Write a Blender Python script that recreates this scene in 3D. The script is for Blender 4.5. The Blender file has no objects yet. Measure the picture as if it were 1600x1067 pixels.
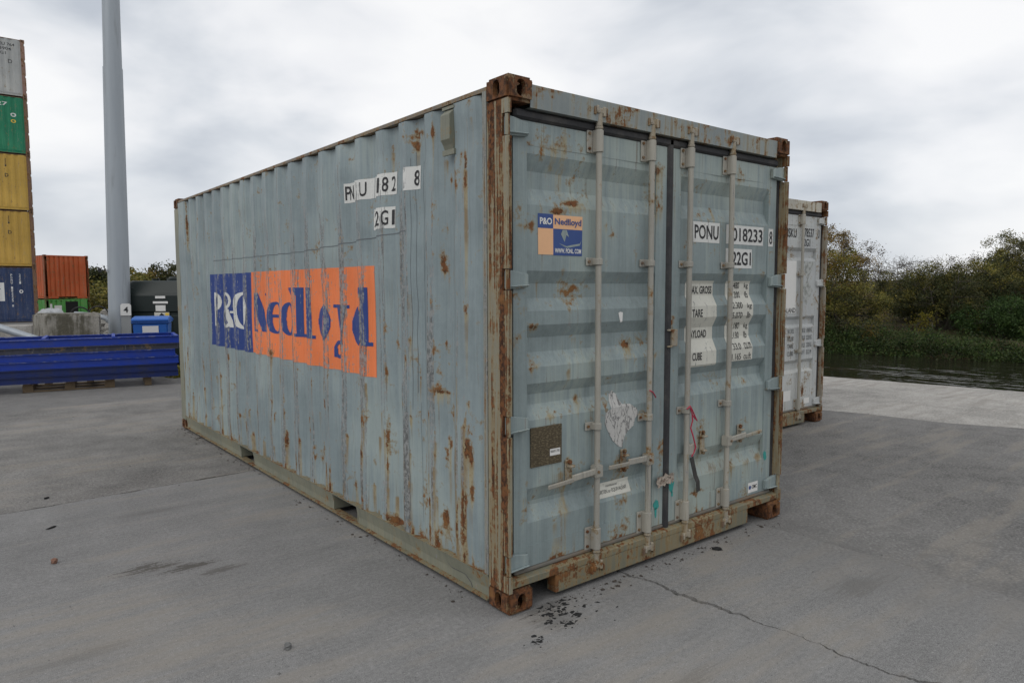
import bpy, bmesh, math, random
import numpy as np
from mathutils import Vector, Matrix

random.seed(7)
RNG = np.random.default_rng(11)
SC = bpy.context.scene
COL = SC.collection
R = math.radians

# ------------------------------------------------------------------ camera
CAM = Vector((-2.0715, -2.6107, 1.6067))
yaw, pit, rol = 0.675928, -0.0771717, -0.0024337
f = Vector((math.sin(yaw) * math.cos(pit), math.cos(yaw) * math.cos(pit), math.sin(pit)))
r0 = Vector((math.cos(yaw), -math.sin(yaw), 0))
u0 = r0.cross(f)
rr = math.cos(rol) * r0 + math.sin(rol) * u0
uu = -math.sin(rol) * r0 + math.cos(rol) * u0
cam = bpy.data.cameras.new('camera')
cam.sensor_fit = 'HORIZONTAL'; cam.sensor_width = 36.0
cam.lens = 36.0 * 1105.45 / 1600.0
cam.clip_start = 0.05; cam.clip_end = 3000
co = bpy.data.objects.new('camera', cam); COL.objects.link(co)
co.matrix_world = Matrix(((rr.x, uu.x, -f.x, CAM.x), (rr.y, uu.y, -f.y, CAM.y), (rr.z, uu.z, -f.z, CAM.z), (0, 0, 0, 1)))
SC.camera = co

# ------------------------------------------------------------------ sky and light (overcast)
SUN_EL, SUN_AZ = 44.0, 252.0        # azimuth: degrees clockwise from +Y
SKY_STRENGTH = 0.1
CLOUD_OFF = (0.0, 0.0, 0.0)
W = bpy.data.worlds.new('World'); SC.world = W; W.use_nodes = True
wn = W.node_tree; wn.nodes.clear()
def N(nt, t, **k):
    n = nt.nodes.new(t)
    for a, b in k.items(): setattr(n, a, b)
    return n
def build_world():
    nt = wn
    out = N(nt, 'ShaderNodeOutputWorld'); bg = N(nt, 'ShaderNodeBackground')
    sky = N(nt, 'ShaderNodeTexSky', sky_type='NISHITA', sun_disc=False)
    sky.sun_elevation = R(SUN_EL); sky.sun_rotation = R(SUN_AZ)
    tc = N(nt, 'ShaderNodeTexCoord'); sep = N(nt, 'ShaderNodeSeparateXYZ')
    nt.links.new(tc.outputs['Generated'], sep.inputs[0])
    def M(op, a, b=None):
        m = N(nt, 'ShaderNodeMath', operation=op)
        for i, v in enumerate((a, b)):
            if v is None: continue
            if isinstance(v, (int, float)): m.inputs[i].default_value = v
            else: nt.links.new(v, m.inputs[i])
        return m.outputs[0]
    zc = M('MULTIPLY', M('ABSOLUTE', sep.outputs[2]), 2.3)
    cmb = N(nt, 'ShaderNodeCombineXYZ')
    nt.links.new(sep.outputs[0], cmb.inputs[0]); nt.links.new(sep.outputs[1], cmb.inputs[1]); nt.links.new(zc, cmb.inputs[2])
    mp0 = N(nt, 'ShaderNodeMapping'); mp0.inputs['Location'].default_value = CLOUD_OFF
    nt.links.new(cmb.outputs[0], mp0.inputs[0])
    n1 = N(nt, 'ShaderNodeTexNoise'); n1.inputs['Scale'].default_value = 3.1
    n1.inputs['Detail'].default_value = 5; n1.inputs['Roughness'].default_value = 0.47; n1.inputs['Distortion'].default_value = 0.25
    nt.links.new(mp0.outputs[0], n1.inputs['Vector'])
    n2 = N(nt, 'ShaderNodeTexNoise'); n2.inputs['Scale'].default_value = 1.35; n2.inputs['Detail'].default_value = 3
    mp = N(nt, 'ShaderNodeMapping'); mp.inputs['Location'].default_value = (4.3, 1.7, 0)
    nt.links.new(mp0.outputs[0], mp.inputs[0]); nt.links.new(mp.outputs[0], n2.inputs['Vector'])
    v = M('ADD', M('MULTIPLY', n1.outputs[0], 0.6), M('MULTIPLY', n2.outputs[0], 0.4))
    ramp = N(nt, 'ShaderNodeValToRGB')
    e = ramp.color_ramp.elements
    e[0].position = 0.39; e[0].color = (0.55, 0.59, 0.65, 1)
    e[1].position = 0.585; e[1].color = (1.0, 1.0, 1.0, 1)
    m1 = e.new(0.46); m1.color = (0.74, 0.77, 0.81, 1)
    m2 = e.new(0.52); m2.color = (0.90, 0.91, 0.93, 1)
    nt.links.new(v, ramp.inputs[0])
    sc_ = N(nt, 'ShaderNodeMix', data_type='RGBA', blend_type='MULTIPLY'); sc_.inputs[0].default_value = 1
    nt.links.new(ramp.outputs[0], sc_.inputs[6]); sc_.inputs[7].default_value = (10.0, 10.0, 10.05, 1)
    mx = N(nt, 'ShaderNodeMix', data_type='RGBA'); mx.inputs[0].default_value = 0.94
    nt.links.new(sky.outputs[0], mx.inputs[6]); nt.links.new(sc_.outputs[2], mx.inputs[7])
    nt.links.new(mx.outputs[2], bg.inputs[0]); bg.inputs[1].default_value = SKY_STRENGTH
    nt.links.new(bg.outputs[0], out.inputs[0])
build_world()
sun = bpy.data.lights.new('sun', 'SUN'); sun.energy = 0.75; sun.angle = R(38); sun.color = (1.0, 0.97, 0.92)
so = bpy.data.objects.new('sun', sun); COL.objects.link(so)
sd = Vector((math.sin(R(SUN_AZ)) * math.cos(R(SUN_EL)), math.cos(R(SUN_AZ)) * math.cos(R(SUN_EL)), math.sin(R(SUN_EL))))
so.rotation_euler = sd.to_track_quat('Z', 'Y').to_euler(); so.location = (0, 0, 30)
SC.view_settings.view_transform = 'Standard'; SC.view_settings.look = 'None'
SC.view_settings.exposure = 0.0; SC.view_settings.gamma = 1.0; SC.view_settings.use_curve_mapping = False
SC.render.engine = 'CYCLES'
SC.cycles.max_bounces = 6; SC.cycles.use_denoising = True

# ------------------------------------------------------------------ node helpers
class NT:
    def __init__(s, name):
        s.m = bpy.data.materials.new(name); s.m.use_nodes = True
        s.t = s.m.node_tree; s.t.nodes.clear()
        s.out = s.n('ShaderNodeOutputMaterial'); s.b = s.n('ShaderNodeBsdfPrincipled')
        s.t.links.new(s.b.outputs[0], s.out.inputs[0])
        s.tc = s.n('ShaderNodeTexCoord'); s.obj = s.tc.outputs['Object']
    def n(s, t, **k):
        x = s.t.nodes.new(t)
        for a, b in k.items(): setattr(x, a, b)
        return x
    def put(s, sock, v):
        if v is None: return
        if isinstance(v, bpy.types.NodeSocket): s.t.links.new(v, sock)
        elif isinstance(v, (tuple, list)) and len(v) == 3 and sock.type == 'RGBA': sock.default_value = (*v, 1)
        else: sock.default_value = v
    def math(s, op, a, b=None, c=None, clamp=False):
        x = s.n('ShaderNodeMath', operation=op, use_clamp=clamp)
        for i, v in enumerate((a, b, c)): s.put(x.inputs[i], v)
        return x.outputs[0]
    def add(s, *a):
        o = a[0]
        for v in a[1:]: o = s.math('ADD', o, v)
        return o
    def mul(s, a, b): return s.math('MULTIPLY', a, b)
    def map(s, vec, scale=(1, 1, 1), loc=(0, 0, 0), rot=(0, 0, 0)):
        x = s.n('ShaderNodeMapping'); s.put(x.inputs[0], vec)
        x.inputs['Scale'].default_value = scale; x.inputs['Location'].default_value = loc; x.inputs['Rotation'].default_value = rot
        return x.outputs[0]
    def noise(s, vec, scale, detail=4, rough=0.55, dist=0.0):
        x = s.n('ShaderNodeTexNoise'); s.put(x.inputs['Vector'], vec)
        x.inputs['Scale'].default_value = scale; x.inputs['Detail'].default_value = detail
        x.inputs['Roughness'].default_value = rough; x.inputs['Distortion'].default_value = dist
        return x.outputs[0]
    def vor(s, vec, scale, feature='F1', out='Distance'):
        x = s.n('ShaderNodeTexVoronoi', feature=feature); s.put(x.inputs['Vector'], vec); x.inputs['Scale'].default_value = scale
        return x.outputs[out]
    def step(s, v, a, b, lo=0.0, hi=1.0):
        x = s.n('ShaderNodeMapRange', interpolation_type='SMOOTHSTEP'); s.put(x.inputs[0], v)
        x.inputs[1].default_value = a; x.inputs[2].default_value = b; x.inputs[3].default_value = lo; x.inputs[4].default_value = hi
        return x.outputs[0]
    def mix(s, fac, a, b, mode='MIX'):
        x = s.n('ShaderNodeMix', data_type='RGBA', blend_type=mode); s.put(x.inputs[0], fac); s.put(x.inputs[6], a); s.put(x.inputs[7], b)
        return x.outputs[2]
    def gray(s, v):
        x = s.n('ShaderNodeCombineColor')
        for i in range(3): s.put(x.inputs[i], v)
        return x.outputs[0]
    def bump(s, h, strength=0.3, dist=0.01):
        x = s.n('ShaderNodeBump'); s.put(x.inputs['Height'], h); x.inputs['Strength'].default_value = strength; x.inputs['Distance'].default_value = dist
        s.t.links.new(x.outputs[0], s.b.inputs['Normal'])
    def done(s, col, rough=0.7, metal=0.0, spec=0.4):
        s.put(s.b.inputs['Base Color'], col); s.put(s.b.inputs['Roughness'], rough); s.put(s.b.inputs['Metallic'], metal)
        s.b.inputs['Specular IOR Level'].default_value = spec
        return s.m

def paint(name, base, rust=0.0, streak=0.25, stain=0.10, var=0.30, rough=0.5, bleach=0.35, grime=0.3, scuffbias=0.0, blot=1.0, zs=0.9):
    """weathered steel paint: base colour, faded patches, run-off stains, scuffs, rust; reads the 'wear' attribute (rust, stain, scuff)"""
    t = NT(name); P = t.obj
    at = t.n('ShaderNodeAttribute', attribute_name='wear'); sp = t.n('ShaderNodeSeparateColor'); t.t.links.new(at.outputs['Color'], sp.inputs[0])
    aR, aG, aB = sp.outputs[0], sp.outputs[1], sp.outputs[2]
    z = lambda n, k: t.mul(t.math('SUBTRACT', n, 0.5), k)
    big = t.noise(P, 1.1, 3, 0.5); mid = t.noise(P, 5.5, 5, 0.6); fine = t.noise(P, 34, 5, 0.68)
    vert = t.noise(t.map(P, (26, 26, zs)), 1.0, 5, 0.6); vertf = t.noise(t.map(P, (95, 95, 3.0)), 1.0, 4, 0.6)
    v = t.add(1.0, z(big, var * 1.6), z(vert, var * 1.4), z(mid, var * 1.2), z(vertf, var * .8), z(fine, var * .6))
    c = t.mix(1.0, base, t.gray(v), 'MULTIPLY')
    pale = tuple(min(1, b * 1.22 + 0.06) for b in base); pale = (pale[0] * 1.04, pale[1], pale[2] * 0.88)
    c = t.mix(t.mul(t.step(t.add(t.mul(big, 0.6), t.mul(vert, 0.4)), 0.47, 0.62), bleach), c, pale)
    c = t.mix(t.mul(t.step(t.add(t.mul(vertf, .45), t.mul(vert, 0.55)), 0.53, 0.64), grime), c, (0.12, 0.12, 0.11))
    # thin vertical scratches
    hair = t.noise(t.map(P, (210, 210, 1.1)), 1.0, 2, 0.5)
    c = t.mix(t.mul(t.mul(t.step(hair, 0.70, 0.74), t.step(mid, .45, .6)), min(1, grime * 2)), c, (0.07, 0.07, 0.07))
    sv = t.add(aG, stain - 0.25, z(vert, 1.5), z(vertf, .8), z(big, .8))
    sm = t.step(sv, 0.0, 0.65, 0, 0.85)
    c = t.mix(sm, c, t.mix(t.step(mid, .42, .58), (0.225, 0.150, 0.062), (0.34, 0.285, 0.165)))
    sc = t.add(aB, scuffbias, z(vertf, 1.5), z(vert, 1.2), z(fine, 1.3))
    scm = t.step(sc, 0.31, 0.42)
    c = t.mix(t.mul(scm, 0.9), c, t.mix(t.step(fine, 0.40, 0.60), (0.09, 0.09, 0.088), (0.27, 0.275, 0.27)))
    rv = t.add(aR, rust, z(mid, 2.3 * blot), z(fine, 1.5 * (.4 + .6 * blot)), z(vert, streak * 6), z(vertf, streak * 3))
    halo = t.step(rv, 0.14, 0.46, 0, 0.75); rm = t.step(rv, 0.40, 0.54)
    c = t.mix(halo, c, (0.235, 0.165, 0.075))
    rc = t.mix(t.step(fine, 0.40, 0.60), (0.042, 0.019, 0.010), (0.165, 0.066, 0.025))
    rc = t.mix(t.step(mid, 0.55, 0.72, 0, .7), rc, (0.255, 0.125, 0.042))
    c = t.mix(rm, c, rc)
    ro = t.add(rough, t.mul(rm, 0.3), t.mul(scm, 0.1), t.mul(sm, 0.15))
    t.bump(t.add(t.mul(fine, 0.4), t.mul(rm, 0.5), t.mul(scm, -0.35), t.mul(mid, 0.5)), 0.28, 0.008)
    return t.done(c, ro, 0.0, 0.35)

def plain(name, col, rough=0.6, var=0.15, scale=8, bump=0.1, metal=0.0, spec=0.4, dirt=None, dirtamt=0.4):
    t = NT(name)
    a = t.noise(t.obj, scale, 6, 0.6); b = t.noise(t.obj, scale * 7, 4, 0.6)
    c = t.mix(1.0, col, t.gray(t.add(1 - var, t.mul(a, var * 1.3), t.mul(b, var * 0.7))), 'MULTIPLY')
    if dirt: c = t.mix(t.mul(t.step(a, 0.45, 0.7), dirtamt), c, dirt)
    if bump: t.bump(t.add(a, b), bump, 0.01)
    return t.done(c, rough, metal, spec)

# ------------------------------------------------------------------ mesh helpers
def tag(o, label=None, cat=None, group=None, kind=None):
    if label: o['label'] = label
    if cat: o['category'] = cat
    if group: o['group'] = group
    if kind: o['kind'] = kind
    return o
def empty(name, loc=(0, 0, 0), rz=0.0):
    o = bpy.data.objects.new(name, None); COL.objects.link(o)
    o.location = loc; o.rotation_euler = (0, 0, rz); o.empty_display_size = 0.2
    return o
def add_mesh(name, me, mat, parent=None):
    o = bpy.data.objects.new(name, me); COL.objects.link(o)
    if mat is not None:
        for m in (mat if isinstance(mat, (list, tuple)) else [mat]): me.materials.append(m)
    if parent is not None: o.parent = parent
    return o
def set_wear(me, fn):
    n = len(me.vertices); co_ = np.empty(n * 3); me.vertices.foreach_get('co', co_); co_ = co_.reshape(-1, 3)
    w = np.zeros((n, 4)); w[:, :3] = fn(co_); w[:, 3] = 1
    a = me.attributes.new('wear', 'FLOAT_COLOR', 'POINT'); a.data.foreach_set('color', w.ravel().astype(np.float32))
class MB:
    def __init__(s): s.V = []; s.F = []
    def _v(s, pts):
        i = len(s.V); s.V += [tuple(p) for p in pts]; return i
    def face(s, pts):
        i = s._v(pts); s.F.append(tuple(range(i, i + len(pts)))); return s
    def box(s, x0, x1, y0, y1, z0, z1):
        i = s._v([(x, y, z) for z in (z0, z1) for y in (y0, y1) for x in (x0, x1)])
        s.F += [tuple(i + k for k in q) for q in ((0, 2, 3, 1), (4, 5, 7, 6), (0, 1, 5, 4), (2, 6, 7, 3), (0, 4, 6, 2), (1, 3, 7, 5))]
        return s
    def obox(s, c, ax, ay, az):
        c, ax, ay, az = map(Vector, (c, ax, ay, az))
        i = s._v([c + sx * ax + sy * ay + sz * az for sz in (-1, 1) for sy in (-1, 1) for sx in (-1, 1)])
        s.F += [tuple(i + k for k in q) for q in ((0, 2, 3, 1), (4, 5, 7, 6), (0, 1, 5, 4), (2, 6, 7, 3), (0, 4, 6, 2), (1, 3, 7, 5))]
        return s
    def prism(s, pts, axis, a, b):
        n = len(pts)
        def mk(p, h): return {'x': (h, p[0], p[1]), 'y': (p[0], h, p[1]), 'z': (p[0], p[1], h)}[axis]
        i = s._v([mk(p, a) for p in pts]); j = s._v([mk(p, b) for p in pts])
        s.F.append(tuple(i + k for k in reversed(range(n)))); s.F.append(tuple(j + k for k in range(n)))
        for k in range(n): s.F.append((i + k, i + (k + 1) % n, j + (k + 1) % n, j + k))
        return s
    def tube(s, pts, rad, n=8, cap=True):
        pts = [Vector(p) for p in pts]; m = len(pts)
        if not isinstance(rad, (list, tuple)): rad = [rad] * m
        up = None; rings = []
        for k, p in enumerate(pts):
            d = (pts[min(k + 1, m - 1)] - pts[max(k - 1, 0)])
            if d.length < 1e-9: d = Vector((0, 0, 1))
            d.normalize()
            if up is None: up = Vector((0, 0, 1)) if abs(d.z) < 0.9 else Vector((1, 0, 0))
            a = d.cross(up)
            if a.length < 1e-6: a = d.cross(Vector((0.3, 1, 0.2)))
            a.normalize(); b = a.cross(d).normalized(); up = b
            rings.append(s._v([p + rad[k] * (math.cos(2 * math.pi * q / n) * a + math.sin(2 * math.pi * q / n) * b) for q in range(n)]))
        for k in range(m - 1):
            i, j = rings[k], rings[k + 1]
            for q in range(n): s.F.append((i + q, i + (q + 1) % n, j + (q + 1) % n, j + q))
        if cap:
            s.F.append(tuple(rings[0] + q for q in reversed(range(n)))); s.F.append(tuple(rings[-1] + q for q in range(n)))
        return s
    def mesh(s, name, bevel=0.0, seg=1, smooth=False, wear=None, merge=True):
        bm = bmesh.new(); vs = [bm.verts.new(v) for v in s.V]
        for q in s.F:
            try: bm.faces.new([vs[k] for k in q])
            except ValueError: pass
        if merge: bmesh.ops.remove_doubles(bm, verts=bm.verts[:], dist=1e-5)
        bmesh.ops.recalc_face_normals(bm, faces=bm.faces[:])
        if bevel > 0:
            es = [e for e in bm.edges if len(e.link_faces) == 2 and e.calc_face_angle(0) > 0.6]
            bmesh.ops.bevel(bm, geom=es, offset=bevel, segments=seg, affect='EDGES', clamp_overlap=True)
        me = bpy.data.meshes.new(name); bm.to_mesh(me); bm.free()
        if smooth:
            for p in me.polygons: p.use_smooth = True
            try: me.set_sharp_from_angle(angle=R(38))
            except Exception: pass
        if wear: set_wear(me, wear)
        return me
    def build(s, name, mat, parent=None, **k): return add_mesh(name, s.mesh(name, **k), mat, parent)
def np_mesh(name, V, F, mat, parent=None, smooth=False):
    """V: (n,3) array, F: (m,k) array with constant k"""
    me = bpy.data.meshes.new(name); V = np.asarray(V, np.float32); F = np.asarray(F, np.int32); k = F.shape[1]
    me.vertices.add(len(V)); me.vertices.foreach_set('co', V.ravel())
    me.loops.add(F.size); me.loops.foreach_set('vertex_index', F.ravel())
    me.polygons.add(len(F)); me.polygons.foreach_set('loop_start', np.arange(0, F.size, k, dtype=np.int32))
    me.update(calc_edges=True); me.validate()
    if smooth: me.polygons.foreach_set('use_smooth', np.ones(len(F), bool))
    return add_mesh(name, me, mat, parent)

# cheap smooth value noise for dents and outlines
def vnoise(x, y, seed=0):
    x = np.asarray(x, float); y = np.asarray(y, float)
    xi = np.floor(x); yi = np.floor(y); fx = x - xi; fy = y - yi
    fx = fx * fx * (3 - 2 * fx); fy = fy * fy * (3 - 2 * fy)
    def h(a, b): 
        v = np.sin(a * 127.1 + b * 311.7 + seed * 74.7) * 43758.5453
        return v - np.floor(v)
    return (h(xi, yi) * (1 - fx) + h(xi + 1, yi) * fx) * (1 - fy) + (h(xi, yi + 1) * (1 - fx) + h(xi + 1, yi + 1) * fx) * fy

# ------------------------------------------------------------------ text helper (built-in font -> mesh polygons)
def text_bm(s, w, h, bold=0.0):
    cu = bpy.data.curves.new('txt', 'FONT'); cu.body = s; cu.offset = bold; cu.resolution_u = 3
    o = bpy.data.objects.new('txt', cu); COL.objects.link(o)
    dg = bpy.context.evaluated_depsgraph_get(); dg.update()
    me = bpy.data.meshes.new_from_object(o.evaluated_get(dg))
    bm = bmesh.new(); bm.from_mesh(me)
    bpy.data.objects.remove(o); bpy.data.curves.remove(cu); bpy.data.meshes.remove(me)
    xs = [v.co.x for v in bm.verts]; ys = [v.co.y for v in bm.verts]
    x0, x1, y0, y1 = min(xs), max(xs), min(ys), max(ys)
    for v in bm.verts: v.co = Vector(((v.co.x - x0) / (x1 - x0) * w, (v.co.y - y0) / max(y1 - y0, 1e-6) * h, 0))
    return bm
def poly_bm(pts):
    bm = bmesh.new(); bm.faces.new([bm.verts.new((p[0], p[1], 0)) for p in pts]); return bm
def rect_bm(u0, u1, v0, v1): return poly_bm([(u0, v0), (u1, v0), (u1, v1), (u0, v1)])
def cut_bm(bm, ucuts=(), vcuts=()):
    for cuts, no, ax in ((ucuts, (1, 0, 0), 0), (vcuts, (0, 1, 0), 1)):
        if not len(cuts) or not bm.verts: continue
        lo = min(v.co[ax] for v in bm.verts); hi = max(v.co[ax] for v in bm.verts)
        for c in cuts:
            if lo + 1e-4 < c < hi - 1e-4:
                p = [0, 0, 0]; p[ax] = c
                bmesh.ops.bisect_plane(bm, geom=bm.verts[:] + bm.edges[:] + bm.faces[:], plane_co=p, plane_no=no, dist=1e-6)
def bm_obj(bm, name, mat, parent, fn, wear=None):
    for v in bm.verts: v.co = fn(v.co.x, v.co.y)
    me = bpy.data.meshes.new(name); bm.to_mesh(me); bm.free()
    if wear: set_wear(me, wear)
    return add_mesh(name, me, mat, parent)

# ------------------------------------------------------------------ ISO container geometry (local frame: door end at y=0, side facing -x at x=0)
CW, CL, CH = 2.438, 6.058, 2.591
PITCH, Y0 = 0.278, 0.376
def side_profile(Y):
    """0 on the outer flats .. 1 on the inner flats"""
    Y = np.asarray(Y, float)
    k = np.mod(Y - Y0, PITCH)
    p = np.interp(k, [0, .072, .140, .210, .278], [0, 0, 1, 1, 0])
    p = np.where(Y < Y0, np.interp(Y, [.165, .205, .265, .376], [.75, .75, 0, 0]), p)
    e = Y0 + 19 * PITCH
    p = np.where(Y > e + .072, 0.0, p)
    return p
def side_folds(y0=.165, y1=5.893):
    fs = [.165, .205, .265]
    for k in range(20):
        b = Y0 + k * PITCH
        fs += [b, b + .072] + ([b + .140, b + .210] if k < 19 else [])
    fs.append(5.893)
    return [q for q in fs if y0 - 1e-6 <= q <= y1 + 1e-6]
def dent(Y, Z):
    a = (vnoise(np.asarray(Y) * 2.3, np.asarray(Z) * 2.1, 3) - .5) * .020 + (vnoise(np.asarray(Y) * 7, np.asarray(Z) * 6, 5) - .5) * .010
    return a * np.clip((np.asarray(Z) - .16) / .15, 0, 1) * np.clip((2.53 - np.asarray(Z)) / .15, 0, 1)
SX0, SDEP = 0.003, 0.036
def side_x(Y, Z, dents=True): return SX0 + SDEP * side_profile(Y) + (dent(Y, Z) if dents else 0)

def side_panel_mesh(name, fine=True, dents=True, wear=None, z0=.158, z1=2.535):
    fs = side_folds(); cols = []
    for a, b in zip(fs[:-1], fs[1:]):
        n = max(1, int(round((b - a) / .0125))) if fine else 1
        cols += [a + (b - a) * k / n for k in range(n)]
    cols.append(fs[-1]); cols = np.array(cols)
    rows = np.linspace(z0, z1, 150 if fine else 2)
    Yg, Zg = np.meshgrid(cols, rows)
    X = side_x(Yg, Zg, dents)
    V = np.stack([X, Yg, Zg], -1).reshape(-1, 3); nc = len(cols)
    i = (np.arange(len(rows) - 1)[:, None] * nc + np.arange(nc - 1)[None, :]).ravel()
    F = np.stack([i, i + nc, i + nc + 1, i + 1], 1)
    me = bpy.data.meshes.new(name); me.from_pydata(V.tolist(), [], F.tolist())
    if wear: set_wear(me, wear)
    return me

def oval(n, rx, ry):
    return [(rx * math.cos(2 * math.pi * k / n + math.pi / n) * 1.0, ry * math.sin(2 * math.pi * k / n + math.pi / n)) for k in range(n)]
def casting_mesh():
    """corner casting, outer corner at the origin, body towards +x +y +z, with oval apertures in the three outer faces"""
    sx, sy, sz = .162, .178, .118
    mb = MB()
    def holed(o, U, Vv, Nn, w, h, hc, rx, ry, depth=.028, n=20):
        o, U, Vv, Nn = map(Vector, (o, U, Vv, Nn))
        # straight-sided slot with round ends
        pts = []
        for k in range(n):
            a = 2 * math.pi * (k + .5) / n
            ca, sa = math.cos(a), math.sin(a)
            if ry >= rx: pts.append((hc[0] + rx * ca, hc[1] + rx * sa + (ry - rx) * (1 if sa > 0 else -1)))
            else: pts.append((hc[0] + ry * ca + (rx - ry) * (1 if ca > 0 else -1), hc[1] + ry * sa))
        P = lambda q, d=0: o + U * q[0] + Vv * q[1] + Nn * d
        cor = [(w, h), (0, h), (0, 0), (w, 0)]; br = [2, 7, 12, 17]
        for k in range(4):
            a, b = br[k], br[(k + 1) % 4]
            arc = list(range(a, b + 1)) if b > a else list(range(a, n)) + list(range(0, b + 1))
            mb.face([P(cor[k]), P(cor[(k + 1) % 4])] + [P(pts[q]) for q in reversed(arc)])
        for k in range(n):
            j = (k + 1) % n
            mb.face([P(pts[k]), P(pts[j]), P(pts[j], depth), P(pts[k], depth)])
    holed((0, 0, 0), (0, 1, 0), (0, 0, 1), (1, 0, 0), sy, sz, (.089, .058), .0255, .040)
    holed((0, 0, 0), (1, 0, 0), (0, 0, 1), (0, 1, 0), sx, sz, (.081, .058), .0265, .040)
    holed((0, 0, 0), (1, 0, 0), (0, 1, 0), (0, 0, 1), sx, sy, (.081, .089), .032, .060)
    mb.face([(sx, 0, 0), (sx, sy, 0), (sx, sy, sz), (sx, 0, sz)])
    mb.face([(0, sy, 0), (sx, sy, 0), (sx, sy, sz), (0, sy, sz)])
    mb.face([(0, 0, sz), (sx, 0, sz), (sx, sy, sz), (0, sy, sz)])
    # dark inner cavity floor
    bm = bmesh.new(); vs = [bm.verts.new(v) for v in mb.V]
    for q in mb.F:
        try: bm.faces.new([vs[k] for k in q])
        except ValueError: pass
    bmesh.ops.remove_doubles(bm, verts=bm.verts[:], dist=1e-5)
    bmesh.ops.recalc_face_normals(bm, faces=bm.faces[:])
    def onb(v, k, s_): return abs(v.co[k]) < 1e-5 or abs(v.co[k] - s_) < 1e-5
    es = []
    for e in bm.edges:
        a, b = e.verts
        cnt = 0
        for k, s_ in ((0, sx), (1, sy), (2, sz)):
            if (abs(a.co[k]) < 1e-5 and abs(b.co[k]) < 1e-5) or (abs(a.co[k] - s_) < 1e-5 and abs(b.co[k] - s_) < 1e-5): cnt += 1
        if cnt >= 2: es.append(e)
    bmesh.ops.bevel(bm, geom=es, offset=.015, segments=4, affect='EDGES', clamp_overlap=True)
    me = bpy.data.meshes.new('corner_casting'); bm.to_mesh(me); bm.free()
    for p in me.polygons: p.use_smooth = True
    me.set_sharp_from_angle(angle=R(40))
    return me
CAST = casting_mesh()
_mir = {}
def casting(parent, mat, ix, iy, iz):
    key = (ix, iy, iz, mat.name)
    if key not in _mir:
        bm = bmesh.new(); bm.from_mesh(CAST)
        for v in bm.verts: v.co = Vector((v.co.x if not ix else CW - v.co.x, v.co.y if not iy else CL - v.co.y, v.co.z if not iz else CH - v.co.z))
        if (ix + iy + iz) % 2: bmesh.ops.reverse_faces(bm, faces=bm.faces[:])
        me = bpy.data.meshes.new('corner_casting'); bm.to_mesh(me); bm.free(); me.materials.append(mat)
        _mir[key] = me
    o = bpy.data.objects.new('corner_casting', _mir[key]); COL.objects.link(o); o.parent = parent
    return o

HINGE_Z = [2.36, 1.64, .935, .245]
POST_PROF = [(.004, .004), (.026, .004), (.026, .075), (.07, .075), (.07, .166), (.004, .166)]
NOTCH_PROF = [(.004, .05), (.026, .05), (.026, .075), (.07, .075), (.07, .166), (.004, .166)]
def door_post(parent, mat, right, wear=None):
    mb = MB(); zs = [.112]
    for z in sorted(HINGE_Z): zs += [z - .052, z + .052]
    zs.append(2.479)
    mir = lambda P: [(CW - x, y) for x, y in P][::-1] if right else P
    for k, (a, b) in enumerate(zip(zs[:-1], zs[1:])):
        n = max(1, int((b - a) / .05)) if wear else 1
        mb.prism(mir(NOTCH_PROF if k % 2 else POST_PROF), 'z', a, b)
    return mb.build('corner_post', mat, parent, merge=False)
def far_post(parent, mat, right):
    P = [(.004, CL - .165), (.05, CL - .165), (.165, CL - .05), (.165, CL - .004), (.004, CL - .004)]
    if right: P = [(CW - x, y) for x, y in P][::-1]
    return MB().prism(P, 'z', .112, 2.479).build('corner_post', mat, parent)
def bottom_rail(parent, mat, right):
    mb = MB(); m = (lambda a, b: (CW - b, CW - a)) if right else (lambda a, b: (a, b))
    segs = [(.172, 1.645), (2.015, 3.668), (4.015, 5.886)]
    for a, b in segs: mb.prism([(p_ if not right else CW - p_, q_) for p_, q_ in ((.004, .150), (.012, .150), (.026, .085), (.026, .0365), (.018, .0365), (.018, .08))], 'y', a, b)          # web between fork pockets
    mb.box(*m(.0005, .05), .172, 5.886, .1505, .158)                     # upper flange
    MB().box(*m(-.004, .055), .172, 5.886, .026, .0355).build('rail_flange', M['sill'], parent)
    for a, b in ((1.645, 2.015), (3.668, 4.015)):
        for y in (a, b): mb.box(*m(.015, .6), y - .004, y + .004, .040, .147)   # pocket side plates
        mb.box(*m(.056, .6), a + .005, b - .005, .142, .147)
    return mb.build('bottom_rail', mat, parent)
def top_rail(parent, mat, right):
    m = (lambda a, b: (CW - b, CW - a)) if right else (lambda a, b: (a, b))
    mb = MB().box(*m(.004, .075), .170, 5.888, 2.540, 2.560)
    mb.box(*m(.055, .075), .170, 5.888, 2.49, 2.5395)
    return mb.build('top_rail', mat, parent)
def roof(parent, mat):
    ys = np.arange(.17, 5.89, .105); mb = MB()
    P = []
    for k, y in enumerate(ys): P.append((y, 2.556 if (k // 2) % 2 else 2.541))
    pts = [(y, z) for y, z in P] + [(y, z - .004) for y, z in reversed(P)]
    for (a, b) in zip(P[:-1], P[1:]):
        mb.face([(.078, a[0], a[1]), (CW - .078, a[0], a[1]), (CW - .078, b[0], b[1]), (.078, b[0], b[1])])
    return mb.build('roof', mat, parent)
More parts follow.
